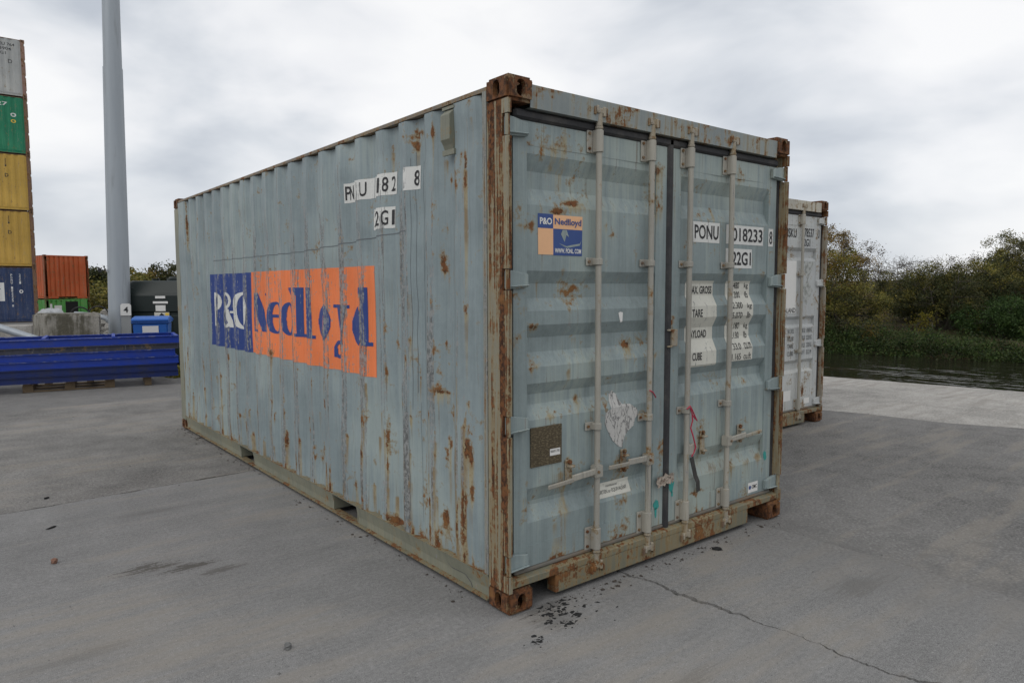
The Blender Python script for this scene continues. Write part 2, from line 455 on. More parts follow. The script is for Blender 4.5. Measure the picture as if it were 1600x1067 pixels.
def end_panel(parent, mat, at0, tunnel=False):
    """corrugated end wall; at0: stands at y=0 facing -y, otherwise at the far end"""
    xs = [.16]; ds = [0]; x = .23
    while x < CW - .40:
        xs += [x, x + .030, x + .085, x + .115]; ds += [0, 1, 1, 0]; x += .262
    xs += [CW - .16]; ds += [0]
    mb = MB()
    for k in range(len(xs) - 1):
        ya, yb = .014 + .045 * ds[k], .014 + .045 * ds[k + 1]
        if not at0: ya, yb = CL - ya, CL - yb
        mb.face([(xs[k], ya, .15), (xs[k + 1], yb, .15), (xs[k + 1], yb, 2.5), (xs[k], ya, 2.5)])
    o = mb.build('end_panel', mat, parent)
    Y = (lambda a, b: (a, b)) if at0 else (lambda a, b: (CL - b, CL - a))
    MB().box(.163, CW - .163, *Y(.008, .07), 2.495, 2.566).build('end_header', mat, parent)
    s = MB()
    if tunnel:
        s.box(.163, .70, *Y(.008, .07), .02, .155); s.box(CW - .70, CW - .163, *Y(.008, .07), .02, .155); s.box(.70, CW - .70, *Y(.0085, .07), .125, .1555)
    else: s.box(.163, CW - .163, *Y(.008, .07), .02, .155)
    s.build('end_sill', mat, parent)
    return o

# ------------------------------------------------------------------ container door end
DY = .058
class DoorSpec: pass
def prof_z(rec):
    zs, d = [], []
    for a, b, c, e in rec: zs += [e, c, b, a]; d += [0, 1, 1, 0]
    o = np.argsort(zs); return np.array(zs)[o], np.array(d)[o]
def door_surface(rec, dep=.034):
    zs, d = prof_z(rec)
    def fy(x, z):
        x = np.asarray(x, float); z = np.asarray(z, float)
        y = DY + dep * np.interp(z, zs, d)
        return y + (vnoise(x * 4, z * 4, 8) - .5) * .006
    return fy, sorted(zs)
def rot_uv(bm, a):
    for v in bm.verts: v.co = Vector((v.co.x * math.cos(a) - v.co.y * math.sin(a), v.co.x * math.sin(a) + v.co.y * math.cos(a), 0))
def rod_set(door, x, mt, handle, flip=-1):
    """one locking bar with its guides, brackets, cams, lever and lever catch; every piece a sub-part of the door"""
    mb = MB().tube([(x, .022, .115), (x + .003, .022, 1.2), (x, .022, 2.455)], .0165, 12); mb.build('locking_bar', mt['rod'], door, smooth=True)
    def bracket(z0, z1, big):
        b = MB(); s = flip
        xa, xb = sorted((x + s * .062, x - s * .030))
        b.box(xa, xb, .046, .0535, z0, z1)
        n = 10; ro = .0235
        P = [(x + ro * math.cos(q), .022 + ro * math.sin(q) * 1.0) for q in np.linspace(math.pi * 1.0, math.pi * 2.0, n)]
        P = [(x - ro, .046)] + P + [(x + ro, .046)]
        b.prism(P, 'z', z0 + .004, z1 - .004)
        o = b.build('bar_guide' if big else 'bar_bracket', mt['rod'], door, bevel=.003)
        for zz in ((z0 + .022, z1 - .022) if big else ((z0 + z1) / 2,)):
            for xx in ((x + s * .046,) if not big else (x + s * .047,)):
                MB().tube([(xx, .047, zz), (xx, .038, zz)], .0085, 6).build('bolt', mt['bolt'], door)
    bracket(2.296, 2.417, True); bracket(.186, .312, True)
    bracket(1.715, 1.757, False); bracket(.840, .885, False)
    for (z0, z1, s) in ((2.417, 2.53, 1), (.186, .078, -1)):
        c = MB()
        c.tube([(x, .022, z0), (x, .022, z0 + s * .012), (x, .022, z0 + s * .018), (x, .022, z1 - s * .03)], [.022, .022, .0185, .0185], 10)
        c.box(x - .030, x + .034, .004, .036, min(z1 - s * .036, z1 - s * .008), max(z1 - s * .036, z1 - s * .008))
        c.box(x + .014, x + .034, .0, .022, min(z1 - s * .05, z1), max(z1 - s * .05, z1))
        c.box(x - .032, x - .016, .002, .03, min(z1 - s * .03, z1 + s * .004), max(z1 - s * .03, z1 + s * .004))
        c.build('bar_cam', mt['cam'], door, bevel=.004)
        zz = z1 - s * .015
        for xk in (x - .048, x + .036): MB().box(xk, xk + .014, .004, .034, zz - .03, zz + .012).build('cam_keeper', mt['bolt'], door, bevel=.003)
    # hub
    if handle is not None:
        h = MB(); zc = .620; s = handle
        h.box(x - .029, x + .029, -.002, .046, zc - .034, zc + .034)
        h.build('lever_hub', mt['rod'], door, bevel=.006, seg=2)
        MB().tube([(x + s * .012, -.003, zc), (x + s * .012, -.010, zc)], .008, 8).build('bolt', mt['bolt'], door)
    return
def build_doors(root, mt, rec, spec, fine=True, wear=None, bars=((.622, -1, -1), (1.041, -1, -1), (1.389, None, -1), (1.806, 1, -1))):
    fy, zf = door_surface(rec)
    zt, zb = 2.402, .195
    doors = []
    for side, (xa, xb, pa, pb) in enumerate(((.074, 1.212, .160, 1.118), (1.264, CW - .074, 1.342, 2.276))):
        nx = int((pb - pa) / .03) if fine else 4
        xs = np.linspace(pa, pb, nx + 1)
        zs = sorted(set(np.round(np.concatenate([np.linspace(.300, 2.292, 84 if fine else 6), np.array(zf)]), 4)))
        X, Z = np.meshgrid(xs, np.array(zs)); Yv = fy(X, Z)
        V = np.stack([X, Yv, Z], -1).reshape(-1, 3); nc = len(xs)
        i = (np.arange(len(zs) - 1)[:, None] * nc + np.arange(nc - 1)[None, :]).ravel()
        me = bpy.data.meshes.new('door'); me.from_pydata(V.tolist(), [], np.stack([i, i + 1, i + nc + 1, i + nc], 1).tolist())
        if wear: set_wear(me, wear)
        d = add_mesh('door', me, mt['paint'], root)
        doors.append(d)
        def grid_box(name, x0, x1, z0, z1, y0=.0545, y1=.104):
            # front face subdivided so that wear can be stored on it
            b = MB(); n = max(1, int((z1 - z0) / .05)) if fine else 1; m = max(1, int((x1 - x0) / .06)) if fine else 1
            for a in range(n):
                for c in range(m):
                    b.face([(x0 + (x1 - x0) * c / m, y0, z0 + (z1 - z0) * a / n), (x0 + (x1 - x0) * (c + 1) / m, y0, z0 + (z1 - z0) * a / n), (x0 + (x1 - x0) * (c + 1) / m, y0, z0 + (z1 - z0) * (a + 1) / n), (x0 + (x1 - x0) * c / m, y0, z0 + (z1 - z0) * (a + 1) / n)])
            for q in ([(x0, y0, z0), (x0, y1, z0), (x0, y1, z1), (x0, y0, z1)], [(x1, y0, z0), (x1, y1, z0), (x1, y1, z1), (x1, y0, z1)],
                      [(x0, y0, z0), (x1, y0, z0), (x1, y1, z0), (x0, y1, z0)], [(x0, y0, z1), (x1, y0, z1), (x1, y1, z1), (x0, y1, z1)]): b.face(q)
            return b.build(name, mt['paint'], d, wear=wear, merge=False)
        grid_box('door_stile', xa, pa, zb, zt); grid_box('door_stile', pb, xb, zb, zt)
        grid_box('door_rail', pa + .0005, pb - .0005, 2.288, zt, .0555); grid_box('door_rail', pa + .0005, pb - .0005, zb, .302, .0555)
        # gaskets
        g = MB()
        g.box(xa + (0 if side == 0 else -.05), xb + (.05 if side == 0 else 0), .040, .07, 2.4045, 2.452); g.build('gasket', mt['rubber'], d, bevel=.012)
        MB().box(xa, xb, .046, .07, .172, .193).build('gasket', mt['rubber_dirty'], d, bevel=.006)
        if side == 0: MB().box(1.213, 1.2625, .040, .07, .150, 2.43).build('gasket', mt['rubber'], d, bevel=.012)
        xg = (.029, .0725) if side == 0 else (CW - .0725, CW - .029)
        MB().box(*xg, .060, .0735, .19, 2.40).build('gasket', mt['rubber'], d)
        # hinges
        for z in HINGE_Z:
            mm = (lambda v: v) if side == 0 else (lambda v: CW - v)
            h = MB(); P = [(mm(.018), z - .044), (mm(.06), z - .044), (mm(.152), z - .036), (mm(.152), z + .026), (mm(.06), z + .044), (mm(.018), z + .044)]
            h.prism(P, 'y', .030, .0535)
            h.prism([(mm(.022), z - .036), (mm(.148), z - .030), (mm(.148), z - .024), (mm(.022), z - .028)], 'y', .016, .0302)
            h.build('hinge', mt['paint'], d, bevel=.003)
            MB().tube([(mm(.016), .022, z - .048), (mm(.016), .022, z + .048)], .0125, 10).build('hinge_pin', mt['frame'], d, smooth=True)
    for x, hnd, fl in bars: rod_set(doors[0] if x < 1.23 else doors[1], x, mt, hnd, fl)
    return doors, fy, zf
def header_sill(root, mt, wear=None):
    h = MB(); n = 30
    for k in range(n):
        a, b = .148 + (CW - .296) * k / n, .148 + (CW - .296) * (k + 1) / n
        h.face([(a, .014, 2.455), (b, .014, 2.455), (b, .010, 2.562), (a, .010, 2.562)])
        h.face([(a, .010, 2.562), (b, .010, 2.562), (b, .10, 2.566), (a, .10, 2.566)])
        h.face([(a, .014, 2.455), (b, .014, 2.455), (b, .10, 2.455), (a, .10, 2.455)])
    h.build('door_header', mt['header'], root, wear=wear)
    s = MB()
    s.prism([(.018, .124), (.10, .124), (.10, .171), (.050, .171), (.018, .160)], 'x', .030, CW - .030)     # threshold
    s.build('door_sill', mt['sill'], root, bevel=.003)
    MB().box(.325, 2.060, .0205, .09, .026, .1235).build('sill_web', mt['sill'], root, bevel=.004)

# ------------------------------------------------------------------ materials
BLUE = (0.248, 0.300, 0.312)
M = {}
M['paint'] = paint('weathered_blue_grey_paint', BLUE, rust=-0.09, streak=.07, stain=-.03, bleach=.4, grime=.35, var=.36)
M['door_paint'] = paint('weathered_door_paint', (0.25, 0.302, 0.302), rust=-0.09, streak=.05, stain=.02, bleach=.6, grime=.35, var=.4)
M['post'] = paint('rusted_post_paint', (0.265, 0.25, 0.19), rust=.44, streak=.50, stain=.60, grime=.35, blot=.55, zs=.55)
M['cast'] = paint('rusted_casting', (0.17, 0.09, 0.055), rust=.72, streak=.12, stain=.4)
M['header'] = paint('header_paint', (0.235, 0.265, 0.262), rust=.16, streak=.14, stain=.28)
M['sill'] = paint('rusty_sill_paint', (0.185, 0.18, 0.13), rust=.33, streak=.16, stain=.45, grime=.7, blot=.8)
M['rail'] = paint('olive_rail_paint', (0.205, 0.208, 0.16), rust=-.04, streak=.06, stain=.18, grime=.3)
M['toprail'] = paint('top_rail_paint', (0.18, 0.15, 0.12), rust=.3, streak=.1, stain=.3)
M['rod'] = paint('bare_rod_paint', (0.33, 0.315, 0.275), rust=.0, streak=.06, stain=.06, grime=.4, bleach=.2)
M['cam'] = paint('rusty_cam', (0.30, 0.27, 0.22), rust=.22, streak=.1, stain=.3)
M['cam2'] = paint('worn_lever', (0.27, 0.255, 0.22), rust=.06, streak=.1, stain=.2, grime=.5)
M['bolt'] = paint('rusty_bolt', (0.15, 0.10, 0.07), rust=.45, streak=.1, stain=.3)
M['rubber'] = plain('gasket_rubber', (0.035, 0.035, 0.037), .7, .4, 6, .3, dirt=(.12, .11, .095), dirtamt=.5)
M['rubber_dirty'] = plain('gasket_rubber_dirty', (0.15, 0.14, 0.12), .8, .4, 9, .3, dirt=(.18, .12, .07), dirtamt=.7)
M['orange'] = paint('logo_orange', (0.80, 0.215, 0.075), rust=-.3, streak=.03, stain=-.3, bleach=.15, grime=.15, var=.18)
M['logoblue'] = paint('logo_blue', (0.025, 0.055, 0.22), rust=-.3, streak=.03, stain=-.3, bleach=.15, grime=.15, var=.18)
M['white'] = paint('decal_white', (0.66, 0.66, 0.63), rust=-.32, streak=.03, stain=-.22, bleach=.0, grime=.15, var=.15)
M['cream'] = paint('decal_cream', (0.60, 0.59, 0.52), rust=-.34, streak=.03, stain=-.15, bleach=.0, grime=.15, var=.15)
M['ink'] = plain('ink_black', (0.022, 0.022, 0.024), .6, .3, 20, 0)
M['scratch'] = plain('scratched_primer', (0.125, 0.14, 0.15), .7, .5, 30, 0)
M['ink_faded'] = plain('ink_faded', (0.06, 0.06, 0.062), .6, .5, 60, 0)

# ------------------------------------------------------------------ wear of the main container (measured spots)
SPOTS = [(0.87, 2.487, .030, .05, .62, .12), (0.84, 2.455, .07, .018, .5, .0), (0.861, 2.388, .04, .03, .6, .2), (1.147, 2.402, .035, .06, .6, .2), (0.654, 2.45, .022, .065, .7, .35),
 (0.575, 2.268, .03, .025, .55, .1), (0.355, 2.186, .022, .08, .75, .6), (0.537, 2.171, .015, .04, .5, .1), (0.459, 2.141, .014, .08, .55, .2), (0.391, 2.274, .02, .03, .4, .2),
 (0.605, 1.756, .025, .06, .6, .1), (0.596, 1.694, .022, .022, .6, .05), (0.355, 1.481, .02, .045, .65, .35), (0.461, 1.413, .012, .04, .5, .1), (0.598, 1.039, .075, .016, .7, .08),
 (0.342, 1.012, .02, .015, .6, .05), (0.382, 0.886, .02, .03, .65, .1), (0.461, 0.75, .02, .10, .7, .3), (0.345, 0.781, .045, .09, .72, .3), (0.305, .73, .035, .06, .7, .3), (0.561, 0.789, .03, .015, .5, .1),
 (0.848, 1.08, .014, .07, .6, .15), (2.173, 0.412, .045, .05, .65, .2), (1.903, 0.475, .035, .03, .65, .1), (2.856, 0.39, .03, .09, .7, .2), (1.545, 0.535, .04, .06, .65, .2),
 (2.702, .414, .03, .08, .6, .2), (0.669, 0.62, .03, .07, .65, .5), (1.316, .389, .02, .07, .6, .2), (.996, .57, .03, .05, .6, .2), (.38, .43, .02, .22, .62, .3), (.355, .40, .022, .18, .7, .2), (.577, .355, .04, .05, .6, .1),
 (.951, .224, .06, .03, .7, .0), (1.118, .18, .08, .02, .75, 0), (.292, .562, .02, .06, .6, .1), (3.9, .5, .03, .06, .6, .2), (4.4, .9, .03, .05, .55, .2), (5.2, .5, .03, .12, .6, .2), (5.5, .45, .04, .12, .6, .2),
 (3.2, .45, .03, .08, .55, .2), (5.62, 2.3, .03, .2, .6, .3), (5.3, 2.2, .025, .12, .5, .2), (5.45, 1.8, .02, .15, .5, .2), (4.85, .75, .03, .25, .5, .3), (3.05, .9, .02, .05, .5, .1), (.31, 2.45, .05, .10, .35, .4), (2.75, 1.83, .03, .02, .6, .05)]
_rs = np.random.default_rng(5)
for _ in range(300):
    zz = .17 + abs(_rs.normal(0, .55)); zz = zz if zz < 2.45 else _rs.uniform(.2, 2.4)
    yy = Y0 + int(20 * _rs.random() ** 1.5) * PITCH + (_rs.uniform(-.012, .012) + _rs.choice([0, .072]) if _rs.random() < .65 else _rs.uniform(0, .278))
    SPOTS.append((yy, zz, _rs.uniform(.006, .016), _rs.uniform(.012, .085), _rs.uniform(.38, .70), _rs.uniform(.02, .35)))
RIDGE_AMT = {k: _rs.uniform(.12, .42) for k in range(-2, 25)}
for k, v in {2: .62, 4: .48, 5: .42, 6: .36, 7: .36, 8: .40, 9: .42, 10: .42, 11: .44, 12: .3, 13: .32, 1: .46, 0: .14}.items(): RIDGE_AMT[k] = v
def side_wear(C):
    Y, Z = C[:, 1], C[:, 2]
    Rr = np.zeros(len(Y)); G = np.zeros(len(Y))
    for y, z, ry, rz, a, L in SPOTS:
        if ry > .02 and rz > .022: ry, rz = ry * .72, rz * 1.25
        Rr = np.maximum(Rr, a * np.exp(-((Y - y) / ry) ** 2 - ((Z - z) / rz) ** 2))
        if L > 0: G = np.maximum(G, a * 1.5 * np.exp(-((Y - y) / (ry * .9 + .006)) ** 2) * np.clip(1 - (z - Z) / (L * 1.9), 0, 1) * (Z < z))
    G += .30 * np.clip((.33 - Z) / .17, 0, 1); Rr += .20 * np.clip((.24 - Z) / .08, 0, 1)
    G += .16 * np.exp(-((Y - .30) / .05) ** 2) + .12 * np.exp(-((Y - .42) / .04) ** 2) + .10 * np.exp(-((Y - 5.75) / .12) ** 2)
    k = np.floor((Y - Y0) / PITCH).astype(int); ph = np.mod(Y - Y0, PITCH)
    amt = np.array([RIDGE_AMT.get(int(q), .2) for q in k])
    onr = np.clip(1 - np.maximum(np.maximum(ph - .078, 0), 0) / .02, 0, 1) * (ph < .1) + (ph > PITCH - .012)
    mod = .72 + .95 * (vnoise(Z * 1.6, k * 3.7, 9) - .25)
    B = amt * np.clip(onr, 0, 1) * np.clip(mod, .25, 1.35)
    B *= np.clip((2.5 - Z) / .5, .3, 1)
    inlogo = ((Z > 1.03) & (Z < 1.76) & (Y > 1.3) & (Y < 4.8))
    B = np.where(inlogo, np.clip(B * 1.0, 0, .5), B)
    return np.stack([Rr, G, B], 1)
DSPOTS = [(0.404, 2.397, .05, .06, .5, .3), (0.347, 2.307, .09, .015, .6, .12), (0.464, 2.031, .08, .016, .66, .05), (0.37, 1.982, .05, .02, .72, .05), (.40, 1.95, .018, .05, .6, 0), (0.176, 1.904, .03, .02, .6, .05),
 (0.407, 1.693, .02, .03, .6, .1), (1.127, 2.254, .03, .06, .6, .2), (0.966, 1.811, .02, .03, .5, .1), (0.922, 1.283, .035, .03, .7, .08), (0.203, 1.404, .04, .02, .6, .05), (0.19, 1.21, .014, .05, .6, .1), (.235, 1.23, .014, .06, .6, .05), (.21, 1.255, .04, .012, .6, 0),
 (0.531, 1.025, .018, .04, .65, .06), (0.506, 1.351, .025, .015, .55, .05), (0.322, 1.331, .015, .015, .55, .05), (1.25, 1.377, .04, .05, .5, .1), (0.368, 0.288, .045, .012, .7, .05), (0.384, 0.211, .03, .02, .65, 0), (0.324, 0.2, .05, .015, .7, 0),
 (0.833, 0.21, .06, .03, .7, 0), (0.154, 0.585, .012, .10, .62, .1), (1.917, 0.427, .03, .05, .5, .1), (.43, .60, .03, .05, .6, .3), (.86, .60, .05, .04, .5, .1), (1.58, .63, .05, .09, .5, .1), (1.115, 2.05, .02, .05, .5, .1), (1.3, 1.9, .02, .02, .5, .05),
 (2.0, .66, .03, .03, .5, .1), (1.5, .33, .2, .012, .5, 0), (2.23, .45, .03, .03, .6, .05), (.39, .65, .03, .04, .6, .1), (1.16, 1.7, .02, .02, .5, .05), (1.15, 1.35, .02, .03, .55, .05), (2.24, 1.69, .03, .03, .55, .1)]
for _ in range(70): DSPOTS.append((_rs.uniform(.05, 2.38), _rs.uniform(.2, 2.35), _rs.uniform(.007, .016), _rs.uniform(.007, .02), _rs.uniform(.4, .65), _rs.uniform(0, .1)))
def door_wear(C):
    X, Z = C[:, 0], C[:, 2]
    Rr = np.zeros(len(X)); G = np.zeros(len(X))
    for x, z, rx, rz, a, L in DSPOTS:
        Rr = np.maximum(Rr, a * np.exp(-((X - x) / rx) ** 2 - ((Z - z) / rz) ** 2))
        if L > 0: G = np.maximum(G, a * 1.25 * np.exp(-((X - x) / (rx * .9 + .008)) ** 2) * np.clip(1 - (z - Z) / (L * 2), 0, 1) * (Z < z))
    G += .25 * np.clip((.32 - Z) / .15, 0, 1); Rr += .15 * np.clip((.22 - Z) / .04, 0, 1)
    for _a, _b, c_, e_ in ((2.251, 2.171, 2.088, 2.007), (1.685, 1.622, 1.55, 1.486), (1.416, 1.352, 1.279, 1.205), (1.124, 1.066, 1.014, .94), (.596, .52, .50, .42)):
        G += .17 * np.clip((c_ - Z) / .02, 0, 1) * np.clip((Z - e_) / .02 + 1, 0, 1) * (Z < c_) * (Z > e_ - .02)      # ochre tone added on the upward-facing slope of each recess
    return np.stack([Rr, G, np.zeros(len(X))], 1)

# ------------------------------------------------------------------ main container
main = empty('shipping_container', (0, 0, 0))
tag(main, 'weathered blue-grey shipping container with orange and blue side logo standing in the foreground', 'container')
sp_me = side_panel_mesh('side_panel', True, True, side_wear)
side = add_mesh('side_panel', sp_me, M['paint'], main)
def mirror_side(root, mat, dents=False):
    me = side_panel_mesh('side_panel', False, dents)
    n = len(me.vertices); c = np.empty(n * 3); me.vertices.foreach_get('co', c); c = c.reshape(-1, 3); c[:, 0] = CW - c[:, 0]; me.vertices.foreach_set('co', c.ravel()); me.flip_normals()
    return add_mesh('side_panel', me, mat, root)
mirror_side(main, M['paint'])
for ix in (0, 1):
    for iy in (0, 1):
        for iz in (0, 1): casting(main, M['cast'], ix, iy, iz)
door_post(main, M['post'], False); door_post(main, M['post'], True)
far_post(main, M['rail'], False); far_post(main, M['rail'], True)
bottom_rail(main, M['rail'], False); bottom_rail(main, M['rail'], True)
top_rail(main, M['toprail'], False); top_rail(main, M['toprail'], True)
roof(main, M['paint']); end_panel(main, M['paint'], False)
MB().box(.06, CW - .06, .10, 5.95, .142, .157).build('floor', M['sill'], main)
M['strip'] = paint('scuffed_strip', (0.25, 0.255, 0.225), rust=.05, streak=.3, stain=.3, scuffbias=.30, zs=.4, blot=.4)
MB().box(.001, .011, .169, .2, .16, 2.54).build('edge_strip', M['strip'], main)
MB().box(-.003, .035, .172, 5.886, .1585, .1615).build('rail_ledge', M['sill'], main)
mt = dict(paint=M['door_paint'], frame=M['post'], rod=M['rod'], cam=M['cam'], bolt=M['bolt'], rubber=M['rubber'], rubber_dirty=M['rubber_dirty'], header=M['header'], sill=M['sill'])
REC = [(2.251, 2.171, 2.088, 2.007), (1.685, 1.622, 1.55, 1.486), (1.416, 1.352, 1.279, 1.205), (1.124, 1.066, 1.014, .94), (.596, .52, .50, .42)]
header_sill(main, mt, None)
doors, fy, zf = build_doors(main, mt, REC, None, True, door_wear)

# levers and catches
def lever(door, x0, x1, z0, z1):
    a, c = Vector((x0, .012, z0)), Vector((x1, .010, z1)); d = (c - a); m = a + d * .5
    up = Vector((-d.z, 0, d.x)).normalized()
    MB().obox((a + m) / 2, (m - a) / 2, (0, .007, 0), up * .017).build('lever', M['rod'], door, bevel=.004)
    MB().obox((m + c) / 2 + Vector((0, -.006, -.008)), (c - m) / 2 * 1.06, (0, .006, 0), up * .0125).build('lever_grip', M['cam2'], door, bevel=.005)
lever(doors[0], .60, .262, .622, .604); lever(doors[0], 1.02, .70, .628, .634); lever(doors[1], 1.83, 2.17, .625, .645)
def catch(door, x, z0, z1, mat):
    b = MB(); b.box(x - .024, x + .024, .047, .0545, z0, z1)
    b.box(x - .018, x + .018, .020, .0475, z0 + .02, z0 + .032); b.box(x - .02, x + .02, .018, .0475, z1 - .04, z1 - .028)
    b.build('lever_catch', mat, door, bevel=.003)
    for zz in (z0 + .012, z1 - .012): MB().tube([(x, .047, zz), (x, .034, zz)], .012, 8).build('bolt', M['bolt'], door)
catch(doors[0], .441, .575, .706, M['cam']); catch(doors[0], .862, .570, .70, M['cam']); catch(doors[1], 1.984, .58, .70, M['cam']); catch(doors[1], 1.584, .56, .71, M['cam'])
MB().box(1.40, 1.47, .010, .046, .585, .65).build('lever_hub', M['rod'], doors[1], bevel=.005)
b = MB().box(1.248, 1.30, .026, .0535, 1.255, 1.355); b.box(1.21, 1.25, .022, .0395, 1.25, 1.26); b.box(1.21, 1.25, .022, .0395, 1.345, 1.357); b.build('door_stop', M['cam'], doors[1], bevel=.004)

# ventilator box near the top corner of the side
v = MB(); v.prism([(-.022, 2.36), (-.022, 2.485), (.010, 2.515), (.02, 2.515), (.02, 2.30), (.008, 2.30), (-.006, 2.335)], 'y', .452, .535)
vo = v.build('ventilator', M['rail'], main, bevel=.003)
MB().box(-.001, .012, .440, .548, 2.285, 2.312).build('flange', M['rail'], vo); MB().box(-.001, .012, .440, .548, 2.5155, 2.53).build('flange', M['rail'], vo)

# ---------------- side markings, draped over the corrugation
FOLDS = side_folds(.2, 5.8)
ZC = list(np.arange(.9, 2.5, .04))
def on_side(off, yref=None):
    if yref is None: return lambda u, v: Vector((float(side_x(u, v)) - off, u, v))
    return lambda u, v: Vector((float(side_x(yref - u, v)) - off, yref - u, v))
def side_rect(name, mat, y0, y1, z0, z1, off):
    bm = rect_bm(y0, y1, z0, z1); fine = list(np.arange(y0, y1, .024))
    cut_bm(bm, FOLDS, ZC); return bm_obj(bm, name, mat, side, on_side(off), side_wear)
tag(side_rect('logo_field', M['logoblue'], 3.656, 4.800, 1.037, 1.735, .0016), 'dark blue half of the painted logo')
tag(side_rect('logo_field', M['orange'], 1.385, 3.6555, 1.037, 1.739, .0016), 'orange half of the painted logo')

# slab-serif letters as rasterised outlines: functions of (Y, Z) -> bool
def box_(y1, y0, z0, z1): return lambda Y, Z: (Y <= y1) & (Y >= y0) & (Z >= z0) & (Z <= z1)
def para(ya1, ya0, za, yb1, yb0, zb):     # slanted bar: from [ya0,ya1] at za to [yb0,yb1] at zb
    def g(Y, Z):
        t_ = (Z - za) / (zb - za); lo = ya0 + (yb0 - ya0) * t_; hi = ya1 + (yb1 - ya1) * t_
        return (t_ >= 0) & (t_ <= 1) & (Y >= lo) & (Y <= hi)
    return g
def ring(cy, cz, ro, rz, ri, rzi, sh=0.0):
    return lambda Y, Z: (((Y - cy) / ro) ** 2 + ((Z - cz) / rz) ** 2 <= 1) & ~(((Y - cy - sh) / ri) ** 2 + ((Z - cz) / rzi) ** 2 <= 1)
def union(*fs): return lambda Y, Z: np.logical_or.reduce([q(Y, Z) for q in fs])
def minus(a, b): return lambda Y, Z: a(Y, Z) & ~b(Y, Z)
ZB, ZX, ZA, ZCAP = 1.232, 1.487, 1.604, 1.558
def stem_l(y1, y0, flag=.075, foot=.04):   # ascender stem with top-left flag and foot serif
    return union(box_(y1, y0, ZB, ZA), para(y1 + flag, y1 - .01, ZA, y1 + flag, y1 - .01, ZA - .022), para(y1 + flag, y1 - .001, ZA - .02, y1 + .005, y1 - .001, ZA - .06), box_(y1 + foot, y0 - foot * 1.3, ZB, ZB + .024))
LET = [
 ('N', 'logoblue', union(box_(3.505, 3.478, ZB, ZCAP), box_(3.56, 3.44, ZCAP - .018, ZCAP), box_(3.56, 3.43, ZB, ZB + .020), para(3.515, 3.428, ZCAP, 3.385, 3.285, ZB), box_(3.300, 3.268, ZB, ZCAP), box_(3.345, 3.225, ZCAP - .02, ZCAP))),
 ('e', 'logoblue', union(minus(ring(3.092, 1.358, .126, .130, .050, .112, -.012), box_(3.05, 2.9, 1.290, 1.36)), box_(3.15, 2.98, 1.36, 1.385))),
 ('d', 'logoblue', union(ring(2.812, 1.358, .093, .130, .036, .108, -.010), stem_l(2.762, 2.688, .05, .010))),
 ('l', 'logoblue', stem_l(2.588, 2.517, .05, .042)),
 ('l', 'logoblue', stem_l(2.402, 2.313, .05, .024)),
 ('o', 'logoblue', ring(2.137, 1.358, .122, .130, .032, .110)),
 ('y', 'logoblue', union(para(1.965, 1.870, ZX, 1.890, 1.805, ZB - .01), para(1.790, 1.752, ZX, 1.895, 1.845, 1.18), box_(1.998, 1.835, ZX - .022, ZX), box_(1.825, 1.735, ZX - .022, ZX), ring(1.925, 1.178, .065, .062, .032, .036), box_(1.988, 1.945, 1.122, 1.185))),
 ('d', 'logoblue', union(ring(1.612, 1.352, .100, .133, .036, .110, -.012), stem_l(1.530, 1.452, .05, .010), box_(1.47, 1.422, ZB, ZB + .024))),
 ('P', 'white', union(box_(4.620, 4.562, ZB, ZCAP), box_(4.655, 4.545, ZB, ZB + .022), box_(4.655, 4.56, ZCAP - .02, ZCAP), minus(ring(4.580, 1.468, .088, .090, .044, .064), box_(5.0, 4.60, 1.2, 1.7)))),
 ('ampersand', 'white', union(ring(4.280, 1.482, .062, .078, .034, .052), minus(ring(4.282, 1.318, .078, .092, .044, .064), box_(4.24, 4.1, 1.30, 1.42)), para(4.335, 4.285, 1.475, 4.232, 4.170, ZB), box_(4.23, 4.17, 1.365, 1.385))),
 ('O', 'white', ring(3.895, 1.395, .182, .168, .085, .142))]
def letters(defs, parent, ylo, yhi, zlo, zhi):
    step = .0045; zs = np.arange(zlo, zhi, .0015)
    for nm, mk, g in defs:
        edges = sorted(set(list(np.round(np.arange(ylo, yhi, step), 5)) + [q for q in FOLDS if ylo < q < yhi]))
        Vv, Fv = [], []
        for a, b_ in zip(edges[:-1], edges[1:]):
            m = g(np.full_like(zs, (a + b_) / 2), zs)
            if not m.any(): continue
            d = np.diff(np.concatenate([[0], m.astype(int), [0]])); st = np.where(d == 1)[0]; en = np.where(d == -1)[0]
            for s_, e_ in zip(st, en):
                za, zb = zs[s_], zs[min(e_, len(zs) - 1)]
                cuts = [za] + [q for q in ZC if za + .004 < q < zb - .004] + [zb]
                for c0, c1_ in zip(cuts[:-1], cuts[1:]):
                    i = len(Vv)
                    for yy, zz in ((a, c0), (b_, c0), (b_, c1_), (a, c1_)): Vv.append((float(side_x(yy, zz)) - .0036, yy, zz))
                    Fv.append((i, i + 1, i + 2, i + 3))
        me = bpy.data.meshes.new('letter'); me.from_pydata(Vv, [], Fv); set_wear(me, side_wear)
        add_mesh('letter', me, M[mk], parent)
letters(LET, side, 1.40, 4.80, 1.09, 1.62)
def side_text(s, yleft, w, z0, h, mat='ink', bold=.012, off=.0036):
    bm = text_bm(s, w, h, bold); cut = [yleft - q for q in FOLDS]
    for q in bm.verts: q.co.y += z0
    cut_bm(bm, cut); return bm_obj(bm, 'lettering', M[mat], side, on_side(off, yleft))
for y1, y0, z0, z1 in ((1.738, 1.372, 2.153, 2.278), (1.366, 1.100, 2.152, 2.282), (.966, .832, 2.152, 2.282), (1.371, 1.112, 1.955, 2.082)):
    side_rect('decal', M['white'], y0, y1, z0, z1, .0018)
